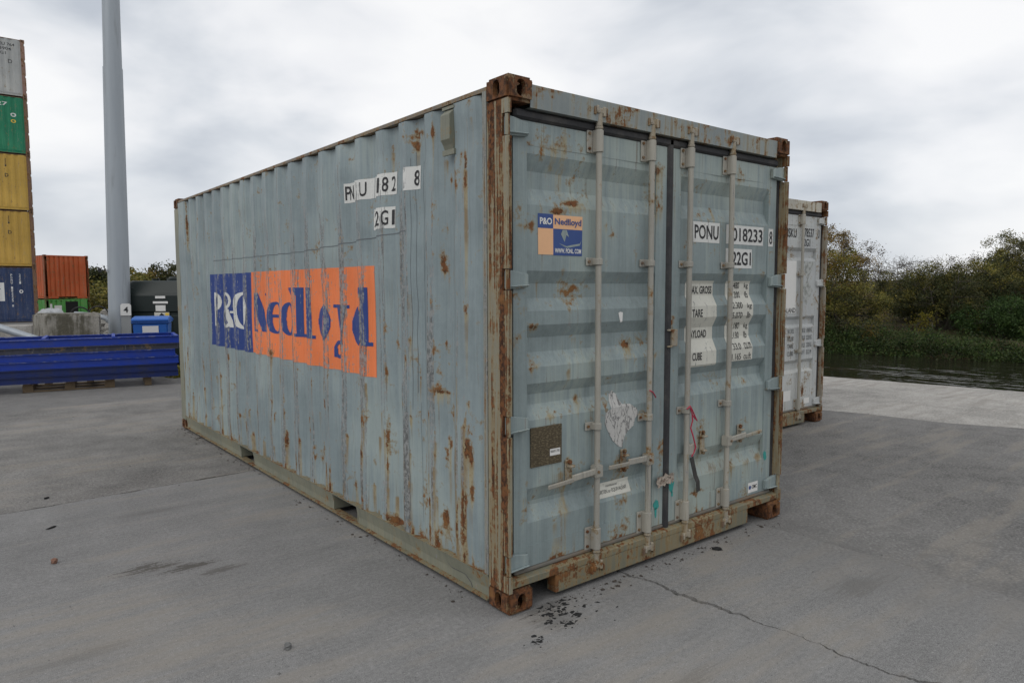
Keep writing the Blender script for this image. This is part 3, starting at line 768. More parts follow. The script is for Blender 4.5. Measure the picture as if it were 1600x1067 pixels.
for s, yl, w, z0 in (('P', 1.728, .044, 2.172), ('N', 1.690, .050, 2.172), ('U', 1.498, .052, 2.172), ('0', 1.350, .046, 2.172), ('1', 1.278, .024, 2.172), ('8', 1.215, .042, 2.172), ('2', 1.153, .038, 2.172), ('8', .882, .040, 2.172), ('2', 1.358, .046, 1.975), ('2', 1.290, .046, 1.975), ('G', 1.216, .048, 1.975), ('1', 1.146, .028, 1.975)):
    side_text(s, yl, w, z0, .088)
# long thin scratch across the sheet, a hand's breadth above the logo
bm = poly_bm([(.95, 1.930), (2.4, 1.872), (4.75, 1.868), (4.75, 1.862), (2.4, 1.866), (.95, 1.924)]); cut_bm(bm, FOLDS); bm_obj(bm, 'scratch', M['scratch'], side, on_side(.0012))
for y_, z0, z1 in ((.905, .9, 2.33), (.872, 1.0, 2.36), (.800, 1.25, 2.30), (.775, .5, 2.1), (.845, .25, .95), (.93, .3, .8), (4.90, .5, 2.3), (5.25, .9, 2.35), (5.52, .4, 1.6)):
    k_ = 24; L_ = [(y_ + .010 * (float(vnoise(q * .35, y_ * 9, 2)) - .5), z0 + (z1 - z0) * q / k_) for q in range(k_ + 1)]
    bm = bmesh.new(); vv = [(bm.verts.new((a_ - .0012, c_, 0)), bm.verts.new((a_ + .0012, c_, 0))) for a_, c_ in L_]
    for q in range(k_): bm.faces.new([vv[q][0], vv[q][1], vv[q + 1][1], vv[q + 1][0]])
    bm_obj(bm, 'scratch', M['scratch'], side, on_side(.0012))

# ---------------- door markings
XF = []
def on_door(off): return lambda u, v: Vector((u, float(fy(u, v)) - off, v))
def ddec(bm, name, mat, off, door, wear=None):
    cut_bm(bm, list(np.arange(.2, 2.35, .08)) if wear else (), zf); return bm_obj(bm, name, mat, door, on_door(off), wear)
def drect(name, mat, x0, x1, z0, z1, off, door, wear=door_wear): return ddec(rect_bm(x0, x1, z0, z1), name, mat, off, door, wear)
def dtext(s, x, w, z, h, mat, door, bold=.018, off=.0032):
    bm = text_bm(s, w, h, bold)
    for q in bm.verts: q.co.x += x; q.co.y += z
    return ddec(bm, 'lettering', mat, off, door)
DL, DR = doors
M['st_orange'] = plain('sticker_peach', (0.80, 0.46, 0.25), .5, .12, 12, 0)
M['st_blue'] = plain('sticker_blue', (0.035, 0.075, 0.24), .5, .2, 14, 0)
M['st_white'] = plain('sticker_white', (0.72, 0.71, 0.68), .5, .12, 20, 0)
drect('sticker', M['st_blue'], .234, .335, 1.897, 1.968, .0016, DL, None); drect('sticker', M['st_orange'], .3352, .537, 1.897, 1.966, .0016, DL, None)
drect('sticker', M['st_orange'], .234, .3348, 1.766, 1.8965, .0016, DL, None); drect('sticker', M['st_blue'], .335, .537, 1.764, 1.8965, .0016, DL, None)
dtext('P&O', .246, .080, 1.915, .034, M['st_white'], DL, .03); dtext('Nedlloyd', .345, .183, 1.908, .042, M['st_blue'], DL, .02); dtext('WWW. PONL. COM', .345, .184, 1.776, .024, M['st_white'], DL, .03)
for P in ([(.398, 1.893), (.386, 1.872), (.412, 1.832), (.424, 1.868), (.442, 1.858), (.425, 1.894)], [(.37, 1.826), (.425, 1.812), (.47, 1.82), (.52, 1.828), (.532, 1.846), (.52, 1.818), (.43, 1.803), (.418, 1.806)]):
    ddec(poly_bm(P), 'sticker', M['door_paint'], .003, DL)
for x0, x1, z0, z1 in ((1.468, 1.730, 1.873, 1.997), (1.800, 2.219, 1.874, 1.995), (2.2775, 2.335, 1.872, 1.99), (1.800, 2.092, 1.722, 1.846)):
    if x0 > 2.27:
        bm = rect_bm(x0, x1, z0, z1); bm_obj(bm, 'decal', M['white'], DR, lambda u, v: Vector((u, .0530, v)))
    else: drect('decal', M['white'], x0, x1, z0, z1, .0016, DR)
dtext('PONU', 1.482, .236, 1.893, .086, M['ink'], DR); dtext('018233', 1.868, .340, 1.893, .086, M['ink'], DR); dtext('22G1', 1.868, .212, 1.741, .086, M['ink'], DR)
bm = text_bm('8', .036, .086, .01)
for q in bm.verts: q.co.x += 2.288; q.co.y += 1.888
bm_obj(bm, 'lettering', M['ink'], DR, lambda u, v: Vector((u, .0515, v)))
drect('decal', M['cream'], 1.440, 1.720, 1.112, 1.640, .0016, DR); drect('decal', M['cream'], 1.850, 2.122, 1.12, 1.640, .0016, DR)
for s, x, w, z in (('MAX. GROSS', 1.478, .228, 1.560), ('TARE', 1.472, .104, 1.418), ('PAYLOAD', 1.470, .186, 1.288), ('CUBE', 1.476, .094, 1.152)): dtext(s, x, w, z, .048, M['ink'], DR)
for s, x, w, z in (('30.480', 1.885, .118, 1.590), ('kg', 2.060, .044, 1.586), ('67.200', 1.890, .118, 1.530), ('lb', 2.066, .034, 1.530), ('2.300', 1.890, .11, 1.462), ('kg', 2.055, .048, 1.454), ('5.070', 1.890, .11, 1.397), ('lb', 2.055, .036, 1.397),
                   ('28.180', 1.888, .118, 1.328), ('kg', 2.062, .044, 1.322), ('62.130', 1.888, .118, 1.266), ('lb', 2.062, .034, 1.266), ('33.0', 1.905, .088, 1.195), ('cu.m', 2.030, .080, 1.195), ('1.165', 1.890, .10, 1.128), ('cu.ft', 2.022, .084, 1.128)): dtext(s, x, w, z, .042, M['ink'], DR, .004)
# data plate
t = NT('oxidised_plate'); a = t.noise(t.obj, 20, 5, .6); row = t.noise(t.map(t.obj, (60, 1, 150)), 1, 3)
t.bump(t.add(a, row), .4, .003); M['plate'] = t.done(t.mix(t.step(row, .5, .62), t.mix(a, (.055, .045, .028), (.13, .10, .06)), (.19, .155, .095)), .55, .4)
MB().box(.181, .392, .050, .0565, .700, .902).build('data_plate', M['plate'], DL, bevel=.001)
bmq = rect_bm(.308, .379, .744, .779); bm_obj(bmq, 'sticker', M['st_white'], DL, lambda u, v: Vector((u, .0485, v)))
bmq = text_bm('B80178', .06, .012)
for q in bmq.verts: q.co.x += .313; q.co.y += .760
bm_obj(bmq, 'lettering', M['ink'], DL, lambda u, v: Vector((u, .0475, v)))
drect('decal', M['cream'], .668, .946, .440, .519, .0016, DL); dtext('CORTEN or EQUIVALENT', .68, .24, .458, .022, M['ink_faded'], DL, 0); dtext('manufactured', .76, .09, .492, .012, M['ink_faded'], DL, 0)
bm = rect_bm(2.106, 2.222, .211, .280); bm_obj(bm, 'sticker', M['st_white'], DR, lambda u, v: Vector((u, .0535, v)))
bm = text_bm('CMC', .062, .024, .02)
for q in bm.verts: q.co.x += 2.15; q.co.y += .236
bm_obj(bm, 'lettering', M['ink'], DR, lambda u, v: Vector((u, .0520, v)))
bm = poly_bm([(2.128 + .014 * math.cos(q * .7), .247 + .014 * math.sin(q * .7)) for q in range(9)]); bm_obj(bm, 'emblem', M['st_blue'], DR, lambda u, v: Vector((u, .0520, v)))
# torn paper remnant
t = NT('torn_label_paper'); a = t.noise(t.map(t.obj, (22, 1, 9), rot=(0, .5, 0)), 1, 5, .6, 1.2); fn_ = t.noise(t.obj, 70, 4)
M['torn'] = t.done(t.mix(t.step(t.math('ABSOLUTE', t.math('SUBTRACT', a, .5)), .0, .035), (.10, .10, .10), t.mix(fn_, (.42, .41, .39), (.56, .55, .52))), .8)
TORN = [(0.764, 0.984), (.778, 1.018), (0.805, 1.033), (0.84, 1.006), (.846, .978), (0.866, 0.956), (.92, .945), (0.981, 0.92), (0.99, 0.882), (.962, .862), (0.946, 0.827), (.93, .815), (0.903, 0.797), (0.877, 0.764), (.868, .735), (0.857, 0.707), (0.826, 0.723), (.80, .748), (0.783, 0.753), (0.758, 0.792), (.735, .83), (0.716, 0.856), (0.723, 0.913), (.745, .925), (0.764, 0.938)]
ddec(poly_bm([(x + .01 * (random.random() - .5), z + .01 * (random.random() - .5)) for x, z in TORN]), 'torn_label', M['torn'], .002, DL)
ddec(poly_bm([(.816, 1.462), (.83, 1.468), (.852, 1.464), (.848, 1.41), (.832, 1.408)]), 'torn_label', M['st_white'], .002, DL)
# sprayed turquoise marks and crumpled tape over the door gap
M['teal'] = plain('turquoise_spray', (0.04, 0.30, 0.27), .6, .5, 25, 0)
def blob(cx, cz, rx, rz, n=14): return [(cx + rx * (.75 + .5 * random.random()) * math.cos(2 * math.pi * k / n), cz + rz * (.75 + .5 * random.random()) * math.sin(2 * math.pi * k / n)) for k in range(n)]
for cx, cz, rx, rz, dr in ((1.292, .425, .022, .05, DR), (1.155, .32, .026, .03, DL), (1.15, .27, .01, .035, DL), (1.30, .36, .008, .02, DR), (2.30, .44, .02, .03, DR)):
    bm_obj(poly_bm(blob(cx, cz, rx, rz)), 'paint_mark', M['teal'], dr, lambda u, v: Vector((u, .0525, v)))
M['tape'] = plain('crumpled_tape', (0.42, 0.36, 0.30), .5, .6, 40, .5, dirt=(.10, .05, .03), dirtamt=.8)
b = MB(); gx, gz = 9, 5
for i in range(gx):
    for j in range(gz):
        def q(i_, j_):
            h_ = random.Random(i_ * 31 + j_ * 7); return (1.135 + .145 * i_ / gx + .006 * h_.uniform(-1, 1), .030 + .008 * h_.uniform(-1, 1), .43 + .06 * j_ / gz + .012 * h_.uniform(-1, 1) + .012 * i_ / gx)
        b.face([q(i, j), q(i + 1, j), q(i + 1, j + 1), q(i, j + 1)])
b.build('tape_scrap', M['tape'], DL)
M['red'] = plain('red_cord', (0.42, 0.035, 0.07), .6, .3, 30, 0)
M['strap'] = plain('black_strap', (0.05, 0.048, 0.045), .7, .5, 20, .2)
b = MB(); b.tube([(1.36, .0, .875), (1.385, -.006, .892), (1.405, -.004, .87), (1.43, -.002, .835), (1.475, .01, .79), (1.44, .0, .81), (1.405, -.006, .84), (1.385, -.008, .88)], .0042, 6)
b.tube([(1.405, -.004, .85), (1.418, .0, .80), (1.408, .006, .755), (1.432, .004, .70), (1.456, .002, .63), (1.45, .01, .60), (1.43, .012, .575)], .0045, 6); b.build('cord', M['red'], DR, smooth=True)
MB().tube([(1.02, .0, 1.02), (1.045, -.004, 1.008), (1.06, .006, 1.0), (1.09, .02, .982), (1.115, .035, .967)], .004, 6).build('cord', M['red'], DL, smooth=True)
b = MB(); pts = [(1.462, .036, .56), (1.475, .030, .50), (1.50, .034, .44), (1.518, .028, .40), (1.535, .036, .335)]
for a, c in zip(pts[:-1], pts[1:]):
    a, c = Vector(a), Vector(c); b.obox((a + c) / 2, (c - a) / 2 * 1.02, (.016, 0, .004), (0, .002, 0))
b.build('strap', M['strap'], DR)
# ------------------------------------------------------------------ ground, slabs, quay, water
QX, QY = 10.131, 3.668
TX, TY = -.179, .984; NX, NY = .984, .179
def bend(l):
    l = np.asarray(l, float); a = np.clip(l - 12, 0, 25); return .02 * a * a + np.clip(l - 37, 0, None)
def sl_xy(s, l):
    s = np.asarray(s, float) + bend(l); l = np.asarray(l, float)
    return QX + NX * s + TX * l, QY + NY * s + TY * l
def xy_sl(x, y):
    dx, dy = x - QX, y - QY; l = dx * TX + dy * TY; return dx * NX + dy * NY - float(bend(l)), l
def smooth(a, b, x):
    t_ = np.clip((np.asarray(x, float) - a) / (b - a), 0, 1); return t_ * t_ * (3 - 2 * t_)
def terrain(s, l):
    x, y = sl_xy(s, l)
    z = np.full(np.shape(x), -.05)
    z = z - 1.65 * smooth(40.8, 44, y) * (s < -.9) + 1.9 * smooth(56, 95, y) * (s < -.9)
    z = np.where(s > -.8, -2.4, z)
    bank = np.interp(s, [15.2, 16.2, 17.2, 19, 24, 34, 60, 300], [-2.3, -1.02, -.66, -.40, -.10, .75, 1.8, 4.0]) + (vnoise(x * .5, y * .5, 2) - .5) * .35 * smooth(16.2, 18, s)
    z = np.where(s > 15.2, bank, z)
    return z
def sheet(name, ss, ll, zf_, mat, smooth_=True):
    S, L = np.meshgrid(ss, ll); X, Y = sl_xy(S, L); Z = zf_(S, L)
    V = np.stack([X, Y, Z], -1).reshape(-1, 3); n = len(ss)
    i = (np.arange(len(ll) - 1)[:, None] * n + np.arange(n - 1)[None]).ravel()
    return np_mesh(name, V, np.stack([i, i + 1, i + n + 1, i + n], 1), mat, None, smooth_)
# earth / grass of the open land
t = NT('earth_and_dry_grass'); n1 = t.noise(t.obj, .6, 6, .6); n2 = t.noise(t.obj, 9, 6, .65); n3 = t.noise(t.obj, .12, 3)
c = t.mix(n2, (.04, .036, .025), (.13, .10, .055)); c = t.mix(t.step(n1, .46, .62), c, t.mix(n2, (.03, .045, .015), (.07, .08, .03)))
t.bump(t.add(n1, n2), .8, .1); M['earth'] = t.done(c, .95, 0, .1)
ss = np.concatenate([np.arange(-160, -20, 10), np.arange(-20, -1, 1.0), [-.85, -.8, 0, 8, 15.0], np.arange(15.2, 22, .4), np.arange(22, 60, 2.0), np.arange(60, 400, 20)])
ll = np.concatenate([np.arange(-150, -20, 10), np.arange(-20, 70, 1.0), np.arange(70, 110, 4), np.arange(110, 420, 20)])
tag(sheet('ground', ss, ll, terrain, M['earth']), kind='structure')

def concrete(name, base, dust, spots=(), rough=1.0):
    t = NT(name); P = t.obj
    a = t.noise(P, .55, 5, .55); b = t.noise(P, 3.2, 6, .6); c_ = t.noise(P, 42, 5, .7); d = t.noise(P, 240, 3, .7)
    br = t.noise(t.map(P, (5, 60, 1), rot=(0, 0, .33)), 1, 4, .6); sw = t.noise(t.map(P, (.8, 6, 1), rot=(0, 0, .25)), 1, 5, .6)
    z = lambda n, k: t.mul(t.math('SUBTRACT', n, 0.5), k)
    v = t.add(1.0, z(a, .7 * rough), z(b, .45 * rough), z(c_, .9 * rough), z(d, 2.6), z(br, .35), z(sw, .25))
    col = t.mix(1.0, base, t.gray(v), 'MULTIPLY')
    col = t.mix(t.mul(t.step(t.add(t.mul(a, .5), t.mul(sw, .5)), .49, .62), .5), col, dust)
    col = t.mix(t.mul(t.step(t.add(t.mul(b, .5), t.mul(c_, .5)), .57, .66), .45), col, tuple(min(1, q * 1.4) for q in base))          # pale scrapes
    col = t.mix(t.mul(t.step(t.add(t.mul(sw, .5), t.mul(b, .5)), .58, .68), .25), col, tuple(q * .6 for q in base))                     # grey smears
    col = t.mix(t.mul(t.step(t.noise(P, 75, 4, .7), .61, .65), .65), col, tuple(q * .42 for q in base))                                # specks of dirt
    col = t.mix(t.mul(t.step(t.noise(t.map(P, (1, 1, 1), (3, 9, 0)), 95, 4, .7), .62, .65), .6), col, (.45, .44, .42))             # light grit
    sepn = t.n('ShaderNodeSeparateXYZ'); t.t.links.new(P, sepn.inputs[0])
    if spots:
        edge = t.step(t.add(sepn.outputs[0], z(b, 2.6), z(a, 1.6), z(c_, 1.6)), 1.3, 2.5, 0, .8)
        col = t.mix(edge, col, t.mix(1.0, (.17, .165, .158), t.gray(t.add(-.3, t.mul(c_, 2.0), t.mul(b, .6))), 'MULTIPLY'))
    for (x, y, rx, ry, ang, amt) in spots:
        m = t.map(P, (1, 1, 1), (-x, -y, 0)); m = t.map(m, (1 / rx, 1 / ry, 0), rot=(0, 0, ang))
        le = t.n('ShaderNodeVectorMath', operation='LENGTH'); t.t.links.new(m, le.inputs[0])
        w_ = t.add(t.mul(le.outputs['Value'], -1.0), 1.2, t.mul(t.math('SUBTRACT', c_, .5), 3.2), t.mul(t.math('SUBTRACT', br, .5), 3.4), t.mul(t.math('SUBTRACT', b, .5), 1.5))
        col = t.mix(t.mul(t.step(w_, .25, .7), amt), col, (.075, .068, .058))
    t.bump(t.add(t.mul(b, .5), t.mul(c_, .5), t.mul(d, .25), t.mul(br, .3)), .55, .012)
    return t.done(col, .88, 0, .25)
CONC = (.216, .213, .208)
M['slab'] = concrete('yard_concrete', CONC, (.275, .245, .205), [(-1.22, 1.78, .17, .085, .3, .8), (-1.05, 1.66, .16, .06, .3, .8), (-.9, 1.5, .14, .05, .3, .6), (.16, -.15, .12, .10, 0, .35), (.2, -.02, .16, .05, 0, .45), (-2.2, 4.6, .5, .12, .2, .4), (-.6, 5.6, .4, .15, .1, .35), (-1.0, 2.9, .25, .05, .3, .3), (1.7, -.9, .3, .10, .5, .3), (.2, -.9, .25, .06, .4, .25), (-1.3, 6.8, .8, .25, .1, .35), (-1.7, .9, .3, .06, .3, .25)])
M['apron'] = concrete('quay_concrete', (.33, .315, .29), (.17, .15, .13), rough=2.2)
M['slab_rough'] = concrete('worn_yard_concrete', (.195, .187, .176), (.255, .222, .18), rough=1.9)
t = NT('rough_tarmac'); P = t.obj
a = t.noise(P, .5, 5, .6); b = t.noise(P, 4, 6, .65); c_ = t.noise(P, 55, 5, .75); d = t.vor(P, 95); sw = t.noise(t.map(P, (.5, 3.5, 1), rot=(0, 0, -1.25)), 1, 5, .6)
col = t.mix(1.0, (.172, .167, .16), t.gray(t.add(-1.05, t.mul(a, .8), t.mul(b, 1.0), t.mul(c_, 2.2), t.mul(sw, .3), -.1)), 'MULTIPLY')
col = t.mix(t.mul(t.step(sw, .52, .62), .45), col, (.26, .235, .20)); col = t.mix(t.mul(t.step(c_, .57, .66), .5), col, (.33, .32, .30)); col = t.mix(t.mul(t.step(b, .54, .66), .45), col, (.12, .115, .108))
sx_ = t.n('ShaderNodeSeparateXYZ'); t.t.links.new(P, sx_.inputs[0])
near = t.step(t.add(sx_.outputs[0], t.mul(t.math('SUBTRACT', b, .5), 3.0), t.mul(t.math('SUBTRACT', a, .5), 2.0), t.mul(t.math('SUBTRACT', c_, .5), 1.5), t.mul(t.math('LESS_THAN', sx_.outputs[1], 8.55), 0.0)), 2.1, 3.0, .75, 0)
col = t.mix(near, col, t.mix(1.0, (.185, .18, .173), t.gray(t.add(.2, t.mul(c_, 1.0), t.mul(b, .6))), 'MULTIPLY'))
t.bump(t.add(t.mul(b, .8), t.mul(c_, .6), t.mul(d, .25)), .7, .016); M['tarmac'] = t.done(col, .92, 0, .2)

def jag(p, q, step=.012, amp=.02, seed=0):
    p, q = Vector(p), Vector(q); L = (q - p).length; n = max(2, int(L / step)); d = (q - p) / L; nn = Vector((-d.y, d.x))
    out = []
    for k in range(n + 1):
        a = L * k / n
        o = (float(vnoise(a * 1.1, seed, 1)) - .5) * 2.6 + (float(vnoise(a * 6, seed, 2)) - .5) * 1.0 + (float(vnoise(a * 26, seed, 3)) - .5) * .75 + (float(vnoise(a * 70, seed, 5)) - .5) * .4
        o *= amp * min(1, k / 3, (n - k) / 3)
        out.append(p + d * a + nn * o)
    return out
def gapw(k, seed):
    return (.0024 + .013 * max(0, float(vnoise(k * .06, seed, 4)) * 1.7 - .55) + .0035 * float(vnoise(k * .9, seed, 6))) * (1.0 if seed != 2 else 1.5)
def slab(name, pts, z, mat, parent=None, thick=.046):
    n = len(pts); mb = MB(); i = mb._v([(p[0], p[1], z) for p in pts]); j = mb._v([(p[0], p[1], z - thick) for p in pts])
    mb.F.append(tuple(range(i, i + n)))
    for k in range(n): mb.F.append((i + k, j + k, j + (k + 1) % n, i + (k + 1) % n))
    return mb.build(name, mat, parent, merge=False)
yard = slab('pavement', [(-32, 8.62), (-32, 40.4), (2.5, 40.4), (3.2, 8.62)], -.004, M['tarmac']); tag(yard, kind='structure')
E_ = lambda s, l: tuple(float(q) for q in sl_xy(s, l))
APL = [E_(-3.5 + .12 * math.sin(l * 1.3) + .08 * math.sin(l * 3.1), l) for l in np.arange(-34, 34, .5)]
T1 = [(2.165, -32)] + [(2.165 + (float(vnoise(y * 3, 1, 5)) - .5) * .06, y) for y in np.arange(-31.5, 8.6, .1)] + [(2.165, 8.60), (3.21, 8.62), (2.51, 40.4)] + [E_(-6.0, 36.5)] + APL[::-1] + [(8, -32)]
tar = slab('tarmac', [p for p in T1 if True], -.003, M['tarmac']); tag(tar, kind='structure')
crack = jag((1.06, -3.2), (.976, -1.524), amp=.03, seed=1) + jag((.976, -1.524), (.838, .04), amp=.03, seed=2)[1:] + jag((.838, .04), (.80, 3.61), amp=.03, seed=4)[1:]
crossl = jag((-12, 3.20), (-1.526, 3.525), amp=.012, seed=7) + jag((-1.526, 3.525), (.80, 3.64), amp=.012, seed=8)[1:]
cross2 = jag((.80, 3.64), (2.165, 3.70), amp=.012, seed=9)
def off(line, sgn, seed):
    o = []
    for k, p in enumerate(line):
        a, b_ = line[max(k - 1, 0)], line[min(k + 1, len(line) - 1)]; d = (b_ - a).normalized()
        o.append(p + Vector((d.y, -d.x)) * sgn * gapw(k, seed))
    return o
SA = [Vector((-32, -32)), Vector((1.06, -32))] + off(crack, -1, 1) + off(crossl, 1, 2)[::-1] + [Vector((-32, 3.2))]
SB = [Vector((1.075, -32)), Vector((2.16, -32))] + [Vector((2.158 + (float(vnoise(y * 3, 1, 5)) - .5) * .06, y)) for y in np.arange(-31.5, 3.65, .1)] + off(cross2, 1, 3)[::-1] + off(crack, 1, 1)[::-1]
SC2 = [Vector((-32, 3.215))] + off(crossl, -1, 2) + off(cross2, -1, 3)[1:] + [Vector((2.158, 3.75)), Vector((2.158, 8.55))] + jag((2.158, 8.61), (-12, 8.61), step=.2, amp=.03, seed=3) + [Vector((-32, 8.6))]
yd = tag(slab('concrete_yard', SA, 0, M['slab']), kind='structure')
for pts, dz, mk in ((SB, -.001, 'slab'), (SC2, -.0015, 'slab_rough')): slab('concrete_slab', pts, dz, M[mk], yd)
AP = APL + [E_(0, l) for l in np.arange(33.5, -34, -1.0)]
apron = tag(slab('quay', AP, -.001, M['apron'], None, .25), kind='structure')
qw = MB()
for l in np.arange(-34, 60, 2.0):
    a, b_ = E_(-.06, l), E_(-.06, l + 2.0); qw.face([(a[0], a[1], -.24), (b_[0], b_[1], -.24), (b_[0], b_[1], -2.6), (a[0], a[1], -2.6)])
qw.build('quay_wall', M['apron'], apron)
# water
t = NT('river_water'); w1 = t.noise(t.map(t.obj, (1.25, .42, 1), rot=(0, 0, -.40)), 1.0, 3, .5, .3); w2 = t.noise(t.map(t.obj, (2.6, .9, 1), rot=(0, 0, -.30)), 1.0, 3, .5)
w3 = t.noise(t.obj, .16, 2)
t.bump(t.mul(t.add(w1, t.mul(w2, .6)), t.step(w3, .38, .60, .2, 1.0)), .55, .20)
t.b.inputs['IOR'].default_value = 1.33
M['water'] = t.done((.016, .015, .010), .03, 0, .5)
tag(sheet('water', np.array([-1.2, 0, 4, 8, 12, 16, 17]), np.arange(-60, 120, 4.0), lambda s, l: np.full(np.shape(s), -1.0), M['water'], False), kind='structure')

# ------------------------------------------------------------------ loose bits on the concrete
M['stone'] = plain('pebble_grey', (.16, .16, .155), .9, .4, 60, .3)
M['stone_b'] = plain('brick_crumb', (.22, .12, .085), .9, .4, 60, .3)
M['tar_dull'] = plain('dirt_brown', (.06, .05, .042), .95, .4, 60, .3)
M['tar'] = plain('tar_black', (.018, .018, .018), .85, .4, 60, .6)
def rock(name, x, y, rx, ry, rz, mat, seed, z=0.0):
    bm = bmesh.new(); bmesh.ops.create_icosphere(bm, subdivisions=2, radius=1)
    rg = random.Random(seed)
    for v_ in bm.verts:
        k = 1 + rg.uniform(-.34, .3); v_.co = Vector((v_.co.x * rx * k, v_.co.y * ry * k, v_.co.z * rz * k))
    me = bpy.data.meshes.new(name); bm.to_mesh(me); bm.free()
    o = add_mesh(name, me, mat); o.location = (x, y, z + rz * .8); o.rotation_euler = (0, 0, rg.uniform(0, 6)); return o
tag(rock('pebble', -.953, .393, .022, .018, .014, M['stone'], 1), 'small round grey pebble on the concrete below the container side', 'pebble')
tag(rock('pebble', -1.643, 2.21, .020, .016, .017, M['stone_b'], 2), 'small reddish brown pebble lying left of the dark stain', 'pebble')
tag(rock('pebble', -1.585, 2.944, .035, .010, .006, M['tar'], 3), 'thin dark sliver lying near the left edge of the concrete', 'debris')
tag(rock('pebble', -1.53, 3.76, .020, .012, .007, M['tar'], 4), 'dark crumb lying just beyond the concrete joint', 'debris')
tag(rock('pebble', 1.549, -.10, .032, .018, .008, M['tar'], 5), 'flat black crumb in front of the right container door', 'debris')
rg = random.Random(3); b = MB()
for cx, cy, n_, sp in ((.17, -.10, 16, .017), (.235, -.135, 14, .016), (.13, -.155, 18, .018), (.27, -.175, 10, .014), (.19, -.225, 16, .017), (-.045, -.265, 22, .022), (-.02, -.255, 8, .03), (.20, -.03, 20, .03), (.28, -.05, 16, .03), (.20, -.12, 40, .10), (.3, -.10, 30, .14)):
    for _ in range(n_):
        x, y = rg.gauss(cx, sp), rg.gauss(cy, sp * .7); q = abs(rg.gauss(0, .0055)) + .0015; a0 = rg.uniform(0, 6)
        if y > -.004 or q > .028: continue
        m_ = 6; ring_ = [(x + q * rg.uniform(.3, 1.9) * math.cos(a0 + k * 6.283 / m_), y + q * rg.uniform(.3, 1.6) * math.sin(a0 + k * 6.283 / m_)) for k in range(m_)]
        top = (x, y, .002 + q * .22)
        for k in range(m_): b.face([(*ring_[k], .0006), (*ring_[(k + 1) % m_], .0006), top])
tag(b.build('tar_crumbs', M['tar'], None, merge=False), 'scattered black tar crumbs beside the rusty bottom corner', 'debris', kind='stuff')
b = MB(); rg = random.Random(15)
for _ in range(260):
    if rg.random() < .6: x, y = -abs(rg.gauss(0, .05)) - .005, rg.uniform(.2, 6.0)
    else: x, y = rg.uniform(.35, 2.3), -abs(rg.gauss(0, .05)) - .003
    q = abs(rg.gauss(0, .005)) + .002; a0 = rg.uniform(0, 6); P5 = [(x + q * rg.uniform(.5, 1.4) * math.cos(a0 + k * 1.2566), y + q * rg.uniform(.5, 1.4) * math.sin(a0 + k * 1.2566), .0005 + rg.uniform(0, .003)) for k in range(5)]
    for k in range(5): b.face([P5[k], P5[(k + 1) % 5], (x, y, .002 + q * .5)])
tag(b.build('rust_flakes', M['tar_dull'], None, merge=False), 'dark brown rust flakes and dirt gathered along the foot of the main container', 'rust flakes', kind='stuff')
b = MB(); rg = random.Random(9)
for _ in range(1600):
    x, y = rg.uniform(-3.5, 7), rg.uniform(-2.2, 8.5)
    if 0 < x < 2.45 and y > 0: continue
    q = abs(rg.gauss(0, .0035)) + .002; a0 = rg.uniform(0, 6); m_ = 4
    P4 = [(x + q * math.cos(a0 + k * 1.57), y + q * .7 * math.sin(a0 + k * 1.57), -.002) for k in range(4)]
    for k in range(4): b.face([P4[k], P4[(k + 1) % 4], (x, y, q * .8)])
tag(b.build('grit', M['stone'], None, merge=False), 'fine grit scattered over the yard surface', 'grit', kind='stuff')

# ------------------------------------------------------------------ further containers
def simple_container(name, label, loc, rz, base, frame, group=None, doors_at0=True, tunnel=False, fine=False, rust=.0):
    root = empty(name, loc, rz); tag(root, label, 'container', group)
    pm = paint(name + '_paint', base, rust=rust, streak=.15, stain=.02, bleach=.2, grime=.3); fm = paint(name + '_frame', frame, rust=.25, streak=.2, stain=.2)
    add_mesh('side_panel', side_panel_mesh('side_panel', False, False), pm, root); mirror_side(root, pm)
    for ix in (0, 1):
        for iy in (0, 1):
            for iz in (0, 1): casting(root, fm, ix, iy, iz)
    door_post(root, fm, False); door_post(root, fm, True); far_post(root, fm, False); far_post(root, fm, True)
    for s in (False, True): bottom_rail(root, pm, s); top_rail(root, fm, s)
    roof(root, pm); end_panel(root, pm, False); end_panel(root, pm, True, tunnel)
    MB().box(.06, CW - .06, .10, 5.95, .142, .1470).build('floor', fm, root)
    return root, pm
def mark(root, s, yl, w, z0, h, mat, vertical=False, bold=.01):
    """lettering on the side that faces local -x, resting on the ridges of the sheet"""
    if vertical:
        for k, ch in enumerate(s):
            if ch == ' ': continue
            mark(root, ch, yl, w, z0 - k * h * 1.18, h, mat, False, bold)
        return
    bm = text_bm(s, w, h, bold); cuts = [yl - q for q in side_folds(.2, 5.8)]
    for q in bm.verts: q.co.y += z0
    cut_bm(bm, cuts); bm_obj(bm, 'lettering', mat, root, lambda u, v: Vector((float(side_x(yl - u, v, False)) - .004, yl - u, v)))
SXX, SYY = 1.42, 37.55
M['mk_white'] = plain('marking_white', (.7, .7, .68), .6, .2, 12, 0)
M['mk_yel'] = plain('marking_yellow', (.75, .52, .08), .6, .2, 12, 0)
RUSTF = (.16, .085, .06)
STK = []
for k, (lab, base, fr) in enumerate((
   ('navy blue container at the bottom of the tall stack', (.025, .045, .115), RUSTF),
   ('mustard yellow container directly above the navy blue one', (.50, .31, .06), RUSTF),
   ('mustard yellow container directly under the green one in the stack', (.53, .335, .065), RUSTF),
   ('green container second from the top of the tall stack', (.012, .20, .10), RUSTF),
   ('pale grey container on top of the tall stack', (.42, .43, .42), (.28, .16, .13)))):
    rt, pm = simple_container('stacked_container', lab, (SXX, SYY, k * CH), R(90), base, fr, 'containers piled in the tall stack', rust=-.12)
    STK.append(rt)
